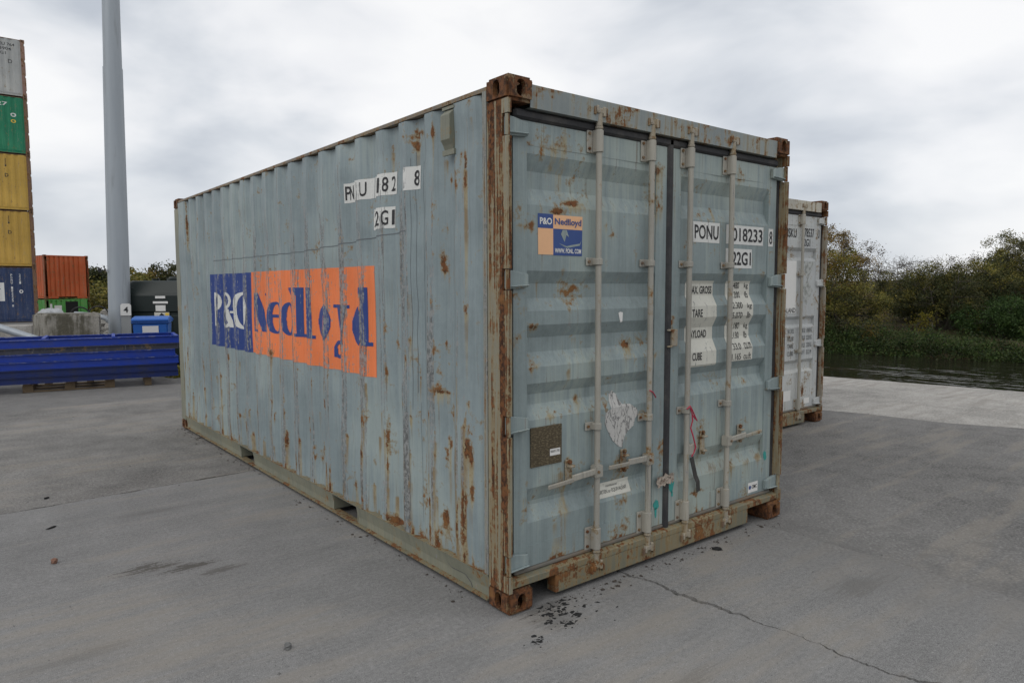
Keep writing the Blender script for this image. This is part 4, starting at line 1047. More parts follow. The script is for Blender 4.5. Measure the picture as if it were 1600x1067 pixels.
mark(STK[0], 'M', 2.02, .74, 1.0, .85, M['mk_white'], bold=.05); mark(STK[0], 'PONU 182225 8', 1.02, .07, 2.15, .10, M['mk_white'], True); mark(STK[0], '22G1', .70, .07, 2.15, .10, M['mk_white'], True); mark(STK[0], 'O', .72, .16, 1.35, .18, M['mk_white'], bold=.06)
for s in (STK[1], STK[2]): mark(s, 'GLDU 305271 4', 1.45, .07, 2.25, .09, M['ink'], True); mark(s, '22G1', 1.0, .06, 2.25, .08, M['ink'], True); mark(s, 'D', 1.02, .14, 1.5, .16, M['ink'], bold=.02)
mark(STK[3], '2027', 1.62, .85, 2.12, .17, M['mk_white'], bold=.02); mark(STK[3], '1', 1.52, .05, 1.88, .16, M['mk_white']); mark(STK[3], 'N', 1.82, .52, 1.1, .48, M['mk_white'], bold=.06); mark(STK[3], 'O', .68, .22, 1.65, .18, M['mk_white'], bold=.05); mark(STK[3], 'O', .68, .20, 1.38, .16, M['mk_yel'], bold=.05)
mark(STK[4], 'MAEU 764', 1.24, .85, 2.22, .13, M['ink_faded']); mark(STK[4], '213904', 1.20, .68, 2.02, .13, M['ink_faded']); mark(STK[4], '22G1', 1.15, .42, 1.82, .13, M['ink_faded']); mark(STK[4], 'D', .66, .16, 1.45, .18, M['ink_faded'])
OX, OY = 2.60, 46.96
grn, gp = simple_container('open_container', 'bright green container with a dark opening under the orange one', (OX, OY, .955 - CH), R(15), (.075, .30, .06), (.06, .16, .04), None, tunnel=False)
org, op_ = simple_container('box_container', 'orange container resting on the bright green one behind the concrete block', (OX, OY, .957), R(15), (.50, .10, .025), (.30, .07, .025), None, tunnel=True)
M['dark'] = plain('interior_shade', (.012, .012, .012), .9, .2, 4, 0)  # near-black panel colour stands in for shade inside the green container's opening
MB().box(1.05, 1.75, .004, .0095, 1.60, 2.42).build('opening', M['dark'], grn); MB().box(.45, .85, .004, .0095, 1.75, 2.2).build('notice', M['mk_white'], grn)
MB().box(.22, .34, .004, .0095, 2.05, 2.3).build('notice', M['mk_white'], grn)
b = MB(); [b.box(1.0 + q, 1.05 + q, .002, .0095, 1.55, 2.45) for q in (0, .75)]; b.build('opening_frame', gp, grn)

# second container with its door end beyond the main one
ms = empty('shipping_container', (3.631, 1.60, 0)); tag(ms, 'pale grey container with rusty corner posts standing behind the main container by the quay', 'container')
MSP = (.47, .485, .48)
mm_ = dict(paint=paint('pale_grey_door_paint', MSP, rust=.02, streak=.1, stain=.05, bleach=.2, grime=.2), frame=paint('pale_post', (.30, .27, .22), rust=.36, streak=.42, stain=.35), rod=M['rod'], cam=M['cam'], bolt=M['bolt'], rubber=M['rubber'], rubber_dirty=M['rubber_dirty'], header=paint('pale_header', (.45, .43, .37), rust=.1, streak=.2, stain=.25), sill=M['sill'])
add_mesh('side_panel', side_panel_mesh('side_panel', False, False), mm_['paint'], ms); mirror_side(ms, mm_['paint'])
for ix in (0, 1):
    for iy in (0, 1):
        for iz in (0, 1): casting(ms, M['cast'], ix, iy, iz)
door_post(ms, mm_['frame'], False); door_post(ms, mm_['frame'], True); far_post(ms, mm_['frame'], False); far_post(ms, mm_['frame'], True)
for s in (False, True): bottom_rail(ms, M['rail'], s); top_rail(ms, M['toprail'], s)
roof(ms, mm_['paint']); end_panel(ms, mm_['paint'], False); header_sill(ms, mm_, None); MB().box(.06, CW - .06, .10, 5.95, .142, .1470).build('floor', M['sill'], ms)
REC2 = [(2.04, 2.0, 1.93, 1.895), (1.26, 1.225, 1.17, 1.135), (.76, .72, .65, .615)]
dsm, fy2, zf2 = build_doors(ms, mm_, REC2, None, True, lambda C: np.stack([.6 * np.exp(-((C[:, 0] - 2.13) / .09) ** 2 - ((C[:, 2] - .52) / .09) ** 2) + .55 * np.exp(-((C[:, 0] - 2.07) / .05) ** 2 - ((C[:, 2] - .40) / .06) ** 2), .2 * np.clip((.4 - C[:, 2]) / .2, 0, 1), np.zeros(len(C))], 1), bars=((.622, -1, -1), (1.041, -1, -1), (1.50, None, -1), (1.915, None, -1)))
def d2(bm, name, mat, off=.0016): cut_bm(bm, (), zf2); return bm_obj(bm, name, mat, dsm[1], lambda u, v: Vector((u, float(fy2(u, v)) - off, v)))
def d2t(s, x, w, z, h, mat, bold=.01):
    bm = text_bm(s, w, h, bold)
    for q in bm.verts: q.co.x += x; q.co.y += z
    d2(bm, 'lettering', mat, .003)
d2t('MSKU', 1.60, .24, 2.15, .10, M['ink']); d2t('478537', 1.965, .25, 2.165, .10, M['ink']); d2t('22G1', 1.965, .17, 2.06, .085, M['ink'])
bm = text_bm('0', .04, .10)
for q in bm.verts: q.co.x += 2.30; q.co.y += 2.16
bm_obj(bm, 'lettering', M['ink_faded'], dsm[1], lambda u, v: Vector((u, .052, v)))
d2(rect_bm(1.45, 1.855, 1.30, 1.89), 'decal', M['st_white']); d2t('MAERSK', 1.55, .30, 1.385, .065, M['ink'], .03); d2t('SEALAND', 1.55, .30, 1.305, .055, M['ink'], .02)
t = NT('worn_placard'); a = t.noise(t.obj, 26, 5, .7); M['placard'] = t.done(t.mix(t.step(a, .45, .58), (.44, .45, .43), (.26, .27, .25)), .8)
d2(poly_bm([(1.965, 1.885), (2.245, 1.885), (2.105, 1.665)]), 'placard', M['placard']); d2(poly_bm([(1.965, 1.56), (2.10, 1.68), (2.225, 1.555), (2.09, 1.385)]), 'placard', M['placard'])
for k in range(4):
    d2t('MAX. GROSS' if k == 0 else ('PAYLOAD', 'TARE', 'CUBE')[k - 1], 1.70, .13, 1.07 - k * .085, .05, M['ink_faded'], 0); d2t(('67.200 LB', '62.280 LB', '4.920 LB', '1.170 FT')[k], 1.955, .13, 1.07 - k * .085, .05, M['ink_faded'], 0); d2t(('30.480 KG', '28.250 KG', '2.230 KG', '33.2 M')[k], 2.115, .12, 1.07 - k * .085, .05, M['ink_faded'], 0)
d2(rect_bm(1.62, 1.80, .24, .42), 'sticker', M['st_white']); bm = rect_bm(2.09, 2.21, .235, .30); bm_obj(bm, 'sticker', M['st_white'], dsm[1], lambda u, v: Vector((u, .0535, v)))
# ------------------------------------------------------------------ left background: frames, pallet, bin, tank, lamp column, block
FA = math.atan2(10.059 - 10.431, .873 + 1.475)
def frame_pt(u, w): return Vector((.93 + math.cos(FA) * u - math.sin(FA) * w, 10.05 + math.sin(FA) * u + math.cos(FA) * w, 0))
M['fblue'] = plain('royal_blue_frame', (.010, .042, .32), .45, .18, 5, .05, dirt=(.05, .055, .10), dirtamt=.35)
M['fnavy'] = plain('dull_navy_frame', (.010, .024, .125), .5, .3, 5, .05, dirt=(.035, .035, .05), dirtamt=.6)
M['fedge'] = plain('scraped_edge', (.014, .05, .34), .45, .3, 14, .05, dirt=(.28, .29, .33), dirtamt=.55)
M['fgrey'] = paint('worn_grey_frame', (.05, .052, .075), rust=.0, streak=.02, stain=-.1, bleach=.1, grime=.1, zs=12)
FL, FW = 3.6, .95
zc = .142
for k, (h, mk, lab, du) in enumerate(((.105, 'fnavy', 'dull navy shallow steel tray at the bottom of the pallet load', .0), (.105, 'fnavy', 'dark navy shallow steel tray second from the bottom of the load', -.01), (.12, 'fblue', 'bright blue shallow steel tray below the middle of the load', .012), (.115, 'fblue', 'bright blue shallow steel tray above the middle of the load', -.035), (.09, 'fgrey', 'scratched grey shallow steel tray with rust second from top', .02), (.125, 'fblue', 'bright blue shallow steel tray on top of the pallet load', .03))):
    root = empty('steel_tray', frame_pt(du, .0) + Vector((0, 0, zc)), FA); tag(root, lab, 'steel tray', 'steel trays piled on the pallet')
    mat = M[mk]
    for w0, w1, sgn in ((0, .05, 1), (FW - .05, FW, -1)):
        m = MB()
        yy = (w0, w0 + .008) if sgn > 0 else (w1 - .008, w1)
        dd = .024 * sgn
        m.box(-FL + .001, -.001, yy[0] + dd, yy[1] + dd, .012, h - .014); sc_o = m.build('side_channel', mat, root)
        MB().box(-FL, 0, w0, w1, h - .014, h - .002).build('flange', M['fedge'] if mk == 'fblue' else mat, sc_o); MB().box(-FL, 0, w0, w1, .0, .012).build('flange', mat, sc_o)
    for x in (-.03, -FL + .03): MB().box(x - .028, x + .028, .051, FW - .051, .002, h - .004).build('end_channel', mat, root, bevel=.003)
    for x in (-.95, -1.9, -2.8): MB().box(x - .025, x + .025, .052, FW - .052, .004, h - .014 if k < 5 else h + .012).build('cross_member', mat, root, bevel=.003)
    zc += h + .003
M['wood'] = plain('pallet_wood', (.20, .145, .09), .9, .5, 10, .4, dirt=(.08, .06, .045), dirtamt=.6)
pal = empty('wooden_pallet', frame_pt(-1.55, .06), FA); tag(pal, 'low wooden pallet carrying the blue steel trays', 'pallet')
for x in (-.55, .0, .55):
    for y in (.05, .42, .80): MB().box(x - .07, x + .07, y, y + .1, .020, .108).build('block', M['wood'], pal, bevel=.003)
for y in (.05, .42, .80): MB().box(-.62, .62, y - .005, y + .105, .0, .0195).build('plank', M['wood'], pal)
for x in (-.56, -.28, .0, .28, .56): MB().box(x - .05, x + .05, .04, .91, .1085, .127).build('plank', M['wood'], pal)
o = MB().box(-.05, .05, .02, .9, 0, .139).build('timber_bearer', M['wood']); o.location = frame_pt(-.45, .08); o.rotation_euler = (0, 0, FA)
tag(o, 'squared timber bearer under the right end of the blue steel trays', 'timber')

# wheelie bin
bx = empty('wheelie_bin', (.915, 11.71, 0), R(-18)); tag(bx, 'blue plastic wheelie bin standing behind the blue trays', 'bin')
M['bin'] = plain('bin_blue_plastic', (.025, .12, .42), .45, .12, 5, .03)
m = MB(); lo = [(-.24, -.27), (.24, -.27), (.24, .25), (-.24, .25)]; hi = [(-.29, -.35), (.29, -.35), (.29, .33), (-.29, .33)]
i = m._v([(x, y, .04) for x, y in lo]); j = m._v([(x, y, .98) for x, y in hi])
m.F += [(i, i + 3, i + 2, i + 1), (j, j + 1, j + 2, j + 3)] + [(i + k, i + (k + 1) % 4, j + (k + 1) % 4, j + k) for k in range(4)]
m.build('body', M['bin'], bx, bevel=.03, seg=3)
MB().box(-.31, .31, -.37, .35, .965, 1.0).build('rim', M['bin'], bx, bevel=.012, seg=2)
m = MB().prism([(-.39, 1.002), (.36, 1.002), (.36, 1.05), (.05, 1.085), (-.30, 1.065), (-.39, 1.035)], 'x', -.305, .305); lid = m.build('lid', M['bin'], bx, bevel=.012, seg=2)
MB().box(-.315, .315, .345, .40, .985, 1.03).build('handle', M['bin'], lid, bevel=.012)
m = MB(); m.face([(-.13, -.345, .80), (.13, -.345, .80), (.13, -.352, .92), (-.13, -.352, .92)]); st = m.build('label_plate', M['st_white'], bx)
bm = text_bm('CTN', .13, .05, .02)
for q in bm.verts: q.co = Vector((q.co.x - .065, -.3535, q.co.y + .835))
bm_obj(bm, 'lettering', M['ink_faded'], st, lambda u, v: Vector((u, -.3535, v)))
M['tyre'] = plain('black_rubber', (.02, .02, .02), .7)
for x in (-.27, .23): MB().tube([(x, .30, .11), (x + .045, .30, .11)], .105, 16).build('wheel', M['tyre'], bx)

# dark green oil tank
tk = empty('oil_tank', (1.80, 13.80, 0), R(-36)); tag(tk, 'dark green plastic oil tank beside the lamp column', 'tank')
M['tank'] = plain('tank_green_plastic', (.007, .014, .012), .42, .2, 3, .05)
def rbox(hx, hy, r, n=5):
    P = []
    for cx, cy, a0 in ((hx - r, hy - r, 0), (-hx + r, hy - r, 90), (-hx + r, -hy + r, 180), (hx - r, -hy + r, 270)):
        for k in range(n + 1): a = R(a0 + 90 * k / n); P.append((cx + r * math.cos(a), cy + r * math.sin(a)))
    return P
m = MB(); prevr = None
for z, hx, hy in ((.05, .86, .62), (.08, .90, .66), (.50, .91, .67), (.53, .89, .65), (.57, .89, .65), (.60, .92, .68), (1.02, .92, .68), (1.05, .89, .65), (1.09, .89, .65), (1.12, .92, .68), (1.44, .91, .67), (1.50, .89, .65), (1.73, .72, .50), (1.75, .68, .46)):
    ring_ = m._v([(x, y, z) for x, y in rbox(hx, hy, .11)]); n = 24
    if prevr is not None:
        for q in range(n): m.F.append((prevr + q, prevr + (q + 1) % n, ring_ + (q + 1) % n, ring_ + q))
    prevr = ring_
m.F.append(tuple(prevr + q for q in range(24))); m.build('body', M['tank'], tk)
for x in (-.55, -.2, .2, .55): MB().box(x - .03, x + .03, -.70, -.66, .62, 1.0).build('rib', M['tank'], tk, bevel=.012)
MB().tube([(.18, -.02, 1.748), (.18, -.02, 1.80), (.18, -.02, 1.805), (.18, -.02, 1.835)], [.30, .30, .26, .24], 24).build('lid', M['tank'], tk, smooth=True)
MB().tube([(-.42, .1, 1.745), (-.42, .1, 1.80)], .08, 14).build('filler_cap', M['tank'], tk, smooth=True)
for x in (-.74, -.60): MB().box(x - .035, x + .035, -.60, -.56, 1.46, 1.60).build('lug', M['tank'], tk, bevel=.01)
for x, z, w, h, mk in ((.0, 1.385, .20, .05, 'st_white'), (.0, 1.28, .30, .045, 'st_white'), (.0, 1.125, .20, .12, 'st_white'), (.02, .96, .30, .14, 'cream')):
    o = MB().box(x - w / 2, x + w / 2, -.689, -.683, z, z + h).build('notice', M[mk], tk)
    if mk == 'cream':
        m = MB(); m.face([(x, -.692, z + .02), (x + .055, -.692, z + .075), (x, -.692, z + .13), (x - .055, -.692, z + .075)]); m.build('hazard_diamond', M['ink'], o)
        m = MB(); m.face([(x + .07, -.6915, z + .02), (x + .145, -.6915, z + .02), (x + .145, -.6915, z + .13), (x + .07, -.6915, z + .13)]); m.build('hazard_patch', M['mk_yel'], o)

# lamp column
t = NT('galvanised_steel'); a = t.noise(t.map(t.obj, (6, 6, .5)), 1, 5, .6); b2 = t.vor(t.obj, 22, out='Color'); fn_ = t.noise(t.obj, 40, 3)
c = t.mix(a, (.27, .30, .33), (.40, .43, .455)); c = t.mix(t.mul(t.step(a, .58, .7), .4), c, (.16, .17, .17)); M['galv'] = t.done(c, .5, .35)
lc = empty('lamp_column', (.695, 13.60, 0)); lc.rotation_euler = (R(-.75), R(.95), 0); tag(lc, 'tall tapered galvanised steel lamp column carrying a number plate', 'lamp column')
MB().tube([(0, 0, 0), (0, 0, .35), (0, 0, 1.16)], [.216, .214, .211], 16).build('base_section', M['galv'], lc, smooth=True)
MB().tube([(0, 0, 1.15), (0, 0, 1.16), (0, 0, 5.97)], [.207, .206, .180], 12).build('shaft', M['galv'], lc, smooth=True)
MB().tube([(0, 0, 5.95), (0, 0, 14.0)], [.169, .115], 12).build('shaft', M['galv'], lc, smooth=True)
MB().tube([(0, 0, 0), (0, 0, .03)], .34, 16).build('base_plate', M['galv'], lc)
MB().box(-1.1, 1.1, -.08, .08, 14.0, 14.12).build('crossarm', M['galv'], lc)
for x in (-.8, .8): MB().box(x - .25, x + .25, -.35, .15, 13.78, 13.99).build('floodlight', M['tank'], lc, bevel=.02)
cd = Vector((CAM.x - .70, CAM.y - 13.60, 0)).normalized(); cr = Vector((-cd.y, cd.x, 0))
dv = cd * .224 + cr * .06
def plate(name, mat, w, z0, z1, d0, par, rnd=0):
    c0 = cd * .205 + cr * .105
    P = [(-w / 2, z0), (w / 2, z0), (w / 2, z1 - rnd), (w / 2 - rnd, z1), (-w / 2 + rnd, z1), (-w / 2, z1 - rnd)]
    m = MB(); i = m._v([c0 + cr * p[0] + cd * d0 + Vector((0, 0, p[1])) for p in P]); j = m._v([c0 + cr * p[0] + cd * (d0 - .012) + Vector((0, 0, p[1])) for p in P])
    m.F.append(tuple(i + q for q in range(6))); m.F.append(tuple(j + q for q in range(6))); m.F += [(i + q, i + (q + 1) % 6, j + (q + 1) % 6, j + q) for q in range(6)]
    return m.build(name, mat, par), c0
M['greycover'] = plain('grey_cover', (.30, .31, .31), .6, .1, 6, 0)
plate('access_door', M['greycover'], .17, .25, 1.055, .030, lc); npl, c0 = plate('number_plate', M['st_white'], .19, 1.045, 1.285, .048, lc, .03)
bm = text_bm('4', .085, .115, .02)
P4 = [(q, c0 + cr * (q.co.x - .04) + cd * .0505 + Vector((0, 0, 1.105 + q.co.y))) for q in bm.verts]
for q, p in P4: q.co = p
me = bpy.data.meshes.new('lettering'); bm.to_mesh(me); bm.free(); add_mesh('lettering', me, M['ink'], npl)
m = MB(); p0 = -cr * .19 + Vector((0, 0, 1.95)); m.tube([p0, p0 - cr * .12 + cd * .02], .012, 6); m.obox(p0 - cr * .14 + Vector((0, 0, .0)), cr * .03, cd * .07, (0, 0, .035)); m.build('camera_bracket', M['ink'], lc)

# concrete block
t = NT('mossy_concrete'); a = t.noise(t.obj, 2.2, 6, .65); b2 = t.noise(t.map(t.obj, (9, 9, 1.2)), 1, 5, .6); fn_ = t.noise(t.obj, 30, 5, .7)
c = t.mix(fn_, (.22, .205, .18), (.40, .38, .335)); c = t.mix(t.mul(t.step(t.add(t.mul(a, .5), t.mul(b2, .5)), .42, .58), .85), c, t.mix(fn_, (.035, .032, .02), (.10, .09, .06)))
t.bump(t.add(a, fn_), .9, .03); M['moss'] = t.done(c, .95, 0, .2)
p0, p1, p2 = Vector((-.63, 13.16)), Vector((.20, 12.49)), Vector((-.74, 14.01)); p3 = p1 + (p2 - p0) + Vector((.25, .1))
m = MB(); m.prism([tuple(p0 + (p1 - p0) * .06), tuple(p1), tuple(p3), tuple(p2), tuple(p0 + (p2 - p0) * .06)], 'z', 0, 1.12)
tag(m.build('concrete_block', M['moss'], None, bevel=.035, seg=3), 'weathered mossy concrete block behind the blue trays', 'concrete block')
# low wall, rails, tarpaulin, hoses and rubble beyond
tag(MB().prism([(-9, 24.6), (-.16, 21.46), (.05, 21.75), (-8.8, 24.9)], 'z', 0, .56).build('low_wall', M['apron'], None, bevel=.02), 'low grey concrete wall under the navy container', 'wall')
tag(MB().tube([(-2.0, 13.5, 1.16), (-1.31, 12.91, .90), (-.83, 12.51, .70), (.55, 11.6, .07)], .065, 12).build('steel_pipe', M['galv'], None, smooth=True), 'pale galvanised pipe slanting down behind the blue trays at left', 'pipe')
tag(MB().tube([(.05, 14.55, 1.06), (.36, 14.1, 1.04), (.52, 13.98, .98), (.62, 13.93, .86), (.72, 13.95, .05)], .055, 10).build('bent_pipe', M['galv'], None, smooth=True), 'pale bent pipe between the concrete block and lamp column', 'pipe')
M['tarp'] = plain('grey_sheeting', (.36, .37, .38), .5, .2, 4, .2)
gx = 14; Vt, Ft = [], []
for i in range(gx + 1):
    for j in range(gx + 1):
        x, y = i / gx * 2 - 1, j / gx * 2 - 1; rr2 = max(abs(x), abs(y)); h_ = 1.0 * (1 - rr2 ** 4) ** .5 if rr2 < 1 else 0
        Vt.append((x * .36, y * .4, h_ * (1 + .12 * (float(vnoise(x * 4, y * 4, 4)) - .5))))
for i in range(gx):
    for j in range(gx): q = i * (gx + 1) + j; Ft.append((q, q + 1, q + gx + 2, q + gx + 1))
me = bpy.data.meshes.new('covered_pile'); me.from_pydata(Vt, [], Ft)
o = add_mesh('covered_pile', me, M['tarp']); o.location = (.30, 21.5, -.004); o.rotation_euler = (0, 0, .3); tag(o, 'pile under pale grey sheeting behind the concrete block', 'pile')
for k, (x, y, r_) in enumerate(((.95, 20.9, .24), (1.38, 20.7, .26))):
    m = MB(); m.tube([(r_ * math.cos(q), .03 * math.sin(q * 3), .82 + r_ * math.sin(q)) for q in np.linspace(-.2, math.pi + .2, 14)], .022, 6); m.tube([(-r_ * .98, 0, .80), (-r_ * 1.1, 0, 0)], .022, 6); m.tube([(r_ * .98, 0, .80), (r_ * 1.1, 0, 0)], .022, 6)
    o = m.build('hose_loop', M['tyre'], None, merge=False, smooth=True); o.location = (x, y, -.004); o.rotation_euler = (0, 0, -.2)
    tag(o, ('left' if k == 0 else 'right') + ' of two black hose loops rising behind the concrete block', 'hose')
b = MB(); rg = random.Random(4)
for _ in range(700):
    x, y = rg.gauss(2.2, .9), rg.gauss(23.5, .7); h_ = .95 * math.exp(-((x - 2.2) / 1.0) ** 2 - ((y - 23.5) / .8) ** 2); q = rg.uniform(.04, .12)
    c0 = Vector((x, y, max(0, h_ * rg.uniform(.6, 1)))); A = Vector((rg.gauss(0, 1), rg.gauss(0, 1), rg.gauss(0, 1))).normalized(); B_ = A.cross(Vector((.3, .7, .2))).normalized(); C_ = A.cross(B_)
    b.obox(c0, A * q, B_ * q * .8, C_ * q * .6)
tag(b.build('rubble', M['apron'], None, merge=False), 'heap of grey rubble beyond the lamp column', 'rubble', kind='stuff')

# ------------------------------------------------------------------ vegetation
def leaf_mat(name, cols, rough=.6, trans=.25):
    t = NT(name); g = t.n('ShaderNodeNewGeometry'); ri = g.outputs['Random Per Island']
    rp = t.n('ShaderNodeValToRGB'); t.t.links.new(ri, rp.inputs[0]); e = rp.color_ramp.elements
    e[0].position = 0; e[0].color = (*cols[0], 1); e[1].position = 1; e[1].color = (*cols[-1], 1)
    for k, c in enumerate(cols[1:-1]): x = e.new((k + 1) / (len(cols) - 1)); x.color = (*c, 1)
    big = t.noise(t.obj, 1.5, 3); c = t.mix(1.0, rp.outputs[0], t.gray(t.math('MAXIMUM', t.add(-.45, t.mul(big, 3.0)), .25)), 'MULTIPLY')
    t.done(c, rough, 0, .25)
    tr = t.n('ShaderNodeBsdfTranslucent'); t.t.links.new(c, tr.inputs[0]); mx = t.n('ShaderNodeMixShader'); mx.inputs[0].default_value = trans
    t.t.links.new(t.b.outputs[0], mx.inputs[1]); t.t.links.new(tr.outputs[0], mx.inputs[2]); t.t.links.new(mx.outputs[0], t.out.inputs[0]); return t.m
M['lf_dark'] = leaf_mat('leaf_dark', [(.022, .030, .012), (.042, .052, .018), (.068, .072, .024), (.09, .08, .03)])
M['lf_olive'] = leaf_mat('leaf_olive', [(.07, .076, .020), (.12, .12, .03), (.175, .155, .036), (.22, .175, .04)])
M['lf_gold'] = leaf_mat('leaf_gold', [(.16, .12, .025), (.25, .155, .025), (.20, .13, .03), (.12, .08, .03)])
M['lf_green'] = leaf_mat('leaf_green', [(.020, .042, .012), (.038, .075, .018), (.065, .105, .026)])
M['lf_yellow'] = leaf_mat('leaf_yellow', [(.16, .15, .02), (.25, .20, .02), (.10, .12, .02)])
M['lf_brown'] = leaf_mat('leaf_brown', [(.075, .055, .035), (.11, .08, .05), (.06, .05, .035)])
M['bark'] = plain('bark', (.085, .075, .06), .95, .4, 8, .5)
def leaves(C, n_per, sig, size, rng, flat=.75, el=1.8):
    """leaf quads scattered round clump centres C"""
    idx = np.repeat(np.arange(len(C)), n_per); n = len(idx)
    sg = sig[idx][:, None] if np.ndim(sig) else sig
    p = C[idx] + rng.normal(0, 1, (n, 3)) * sg * np.array([1, 1, flat])
    a = rng.normal(0, 1, (n, 3)); a /= np.linalg.norm(a, axis=1)[:, None]
    b_ = np.cross(a, rng.normal(0, 1, (n, 3))); b_ /= np.linalg.norm(b_, axis=1)[:, None] + 1e-9
    s_ = (size * rng.uniform(.6, 1.3, n))[:, None]
    V = np.stack([p - a * s_ * el * .5, p + b_ * s_ * .5, p + a * s_ * el * .5, p - b_ * s_ * .5], 1).reshape(-1, 3)
    return V, np.arange(n * 4).reshape(-1, 4)
def tree(name, label, base, ells, nclump, nleaf, lsize, lmat, stems=3, seed=1, sig=.22, group=None, tr=.09, bare=0.0, leafmix=None, cat='tree', spread=.5):
    rng = np.random.default_rng(seed); rg = random.Random(seed); base = Vector(base)
    w = np.array([e[3] * e[4] * e[5] for e in ells]); w /= w.sum(); C = []
    while len(C) < nclump:
        e = ells[rng.choice(len(ells), p=w)]; d = rng.normal(0, 1, 3); d /= np.linalg.norm(d); q = rng.uniform(.25, 1) ** .45
        lump = .55 + .9 * float(vnoise(d[0] * 2.6 + seed, d[1] * 2.6 + d[2] * 3.1, seed))
        C.append(np.array(e[:3]) + d * q * lump * np.array(e[3:6]))
    C = np.array(C) + np.array(base); C[:, 2] = np.maximum(C[:, 2], base.z + .12)
    root = empty(name, base); tag(root, label, cat, group)
    C0 = C - np.array(base)
    hmax = C0[:, 2].max(); nodes = []; m = MB()
    for k in range(stems):
        a = 2 * math.pi * (k + rg.uniform(-.3, .3)) / stems; tgt = C0[rng.integers(len(C0))]; H = hmax * rg.uniform(.6, .85)
        end = Vector((math.cos(a) * spread * hmax * rg.uniform(.3, .8) + tgt[0] * .3, math.sin(a) * spread * hmax * rg.uniform(.3, .8) + tgt[1] * .3, H)); pts = []
        for q in range(9):
            f_ = q / 8; p = Vector((end.x * f_ ** .8, end.y * f_ ** .8, H * f_)) + Vector((rg.gauss(0, .06), rg.gauss(0, .06), 0)) * (f_ * hmax * .25); pts.append(p)
        m.tube(pts, [max(.012, tr * (1 - .82 * q / 8)) for q in range(9)], 6, cap=False); nodes += [(p, tr * (1 - .82 * q / 8)) for q, p in enumerate(pts) if q >= 2]
    NP = np.array([tuple(p) for p, _ in nodes]); NR = [r_ for _, r_ in nodes]
    for c in C0:
        d = np.linalg.norm(NP - c, axis=1) + 1.2 * np.maximum(0, NP[:, 2] - c[2]); k = int(np.argmin(d)); p, e_ = Vector(NP[k]), Vector(c); mid = (p + e_) / 2 + Vector((rg.gauss(0, .1), rg.gauss(0, .1), rg.uniform(0, .18))) * (e_ - p).length
        r_ = min(NR[k] * .5, .03)
        m.tube([p, mid, e_], [max(r_, .008), max(r_ * .6, .006), .004], 4, cap=False)
        if bare:
            for _ in range(int(bare)):
                d3 = Vector((rg.gauss(0, 1), rg.gauss(0, 1), rg.gauss(.7, .8))).normalized(); m.tube([mid.lerp(e_, rg.random()), e_ + d3 * rg.uniform(.1, .45)], [.006, .003], 3, cap=False)
    m.build('trunk', M['bark'], root, merge=False)
    mats = [(lmat, 1.0)] if not leafmix else leafmix
    ordz = C0[:, 2] + rng.normal(0, .25 * hmax, len(C0)); o_ = np.argsort(-ordz); st = 0
    for mat, fr in mats:
        en = len(o_) if mat is mats[-1][0] else st + int(fr * len(o_)); sel = C0[o_[st:en]]; st = en
        if not len(sel): continue
        V, F = leaves(sel, int(nleaf * (1.9 if lsize < .1 else 1)), np.full(len(sel), sig * .85) * rng.uniform(.5, 1.4, len(sel)), lsize * (.68 if lsize < .1 else 1), rng); np_mesh('crown', V, F, mat, root)
    return root
GT = 'trees on the far river bank'
tree('birch_tree', 'thin tree with sparse rusty leaves rising above the willow', (28.9, 13.2, -.2), [(0, 0, 3.3, 1.1, 1.0, 1.3), (.5, -1.3, 2.8, .7, .7, .9)], 130, 40, .055, M['lf_brown'], 3, 3, .16, GT, .08, 3, [(M['lf_gold'], .45), (M['lf_brown'], .55)])
tree('willow_tree', 'dense olive willow hanging down to the water beside the pale container', (27.6, 12.2, -.95), [(0, .2, 2.6, 1.5, 1.5, 1.7), (-.3, -.6, 1.2, 1.5, 1.6, 1.3), (-.2, 1.6, 2.0, 1.6, 1.6, 2.0)], 380, 85, .06, M['lf_olive'], 5, 4, .24, GT, .09, 0, [(M['lf_gold'], .10), (M['lf_olive'], .55), (M['lf_dark'], .35)])
tree('bare_shrub', 'almost leafless grey twiggy shrub behind the spreading bush', (35.6, 12.8, .0), [(0, 0, 2.1, 2.2, 2.4, 1.0)], 170, 8, .045, M['lf_brown'], 7, 5, .2, GT, .05, 7)
tree('spreading_bush', 'wide dark bush with many slanting stems above the green bank', (30.9, 9.3, -.45), [(0, .9, 1.95, 1.7, 1.7, .9), (.3, -1.3, 2.0, 1.8, 1.7, .95), (0, .0, 1.4, 1.9, 2.4, .7)], 440, 80, .055, M['lf_dark'], 9, 6, .2, GT, .07, 0, [(M['lf_olive'], .25), (M['lf_dark'], .75)], spread=.9)
tree('rounded_tree', 'tall dark rounded tree at the right edge of the photo', (34.6, 7.3, -.35), [(0, 0, 2.75, 2.1, 2.0, 1.6), (.2, .9, 1.6, 1.6, 1.6, 1.1), (0, -1.6, 1.8, 1.9, 1.9, 1.6)], 620, 85, .06, M['lf_dark'], 5, 7, .22, GT, .10, 0, [(M['lf_olive'], .22), (M['lf_dark'], .78)])
tree('russet_shrub', 'low russet shrub between the spreading bush and rounded tree', (38.5, 10.2, .3), [(0, 0, 1.6, 1.6, 2.4, .95)], 200, 60, .055, M['lf_brown'], 6, 8, .22, GT, .05, 2, [(M['lf_brown'], .6), (M['lf_olive'], .4)])
tree('hawthorn_bush', 'low green bush at the water edge below the rounded tree', (29.9, 6.75, -.60), [(0, 0, .9, 1.2, 1.6, .8)], 160, 80, .055, M['lf_green'], 5, 10, .2, GT, .04)
GB = 'small yellowing saplings on the bank'
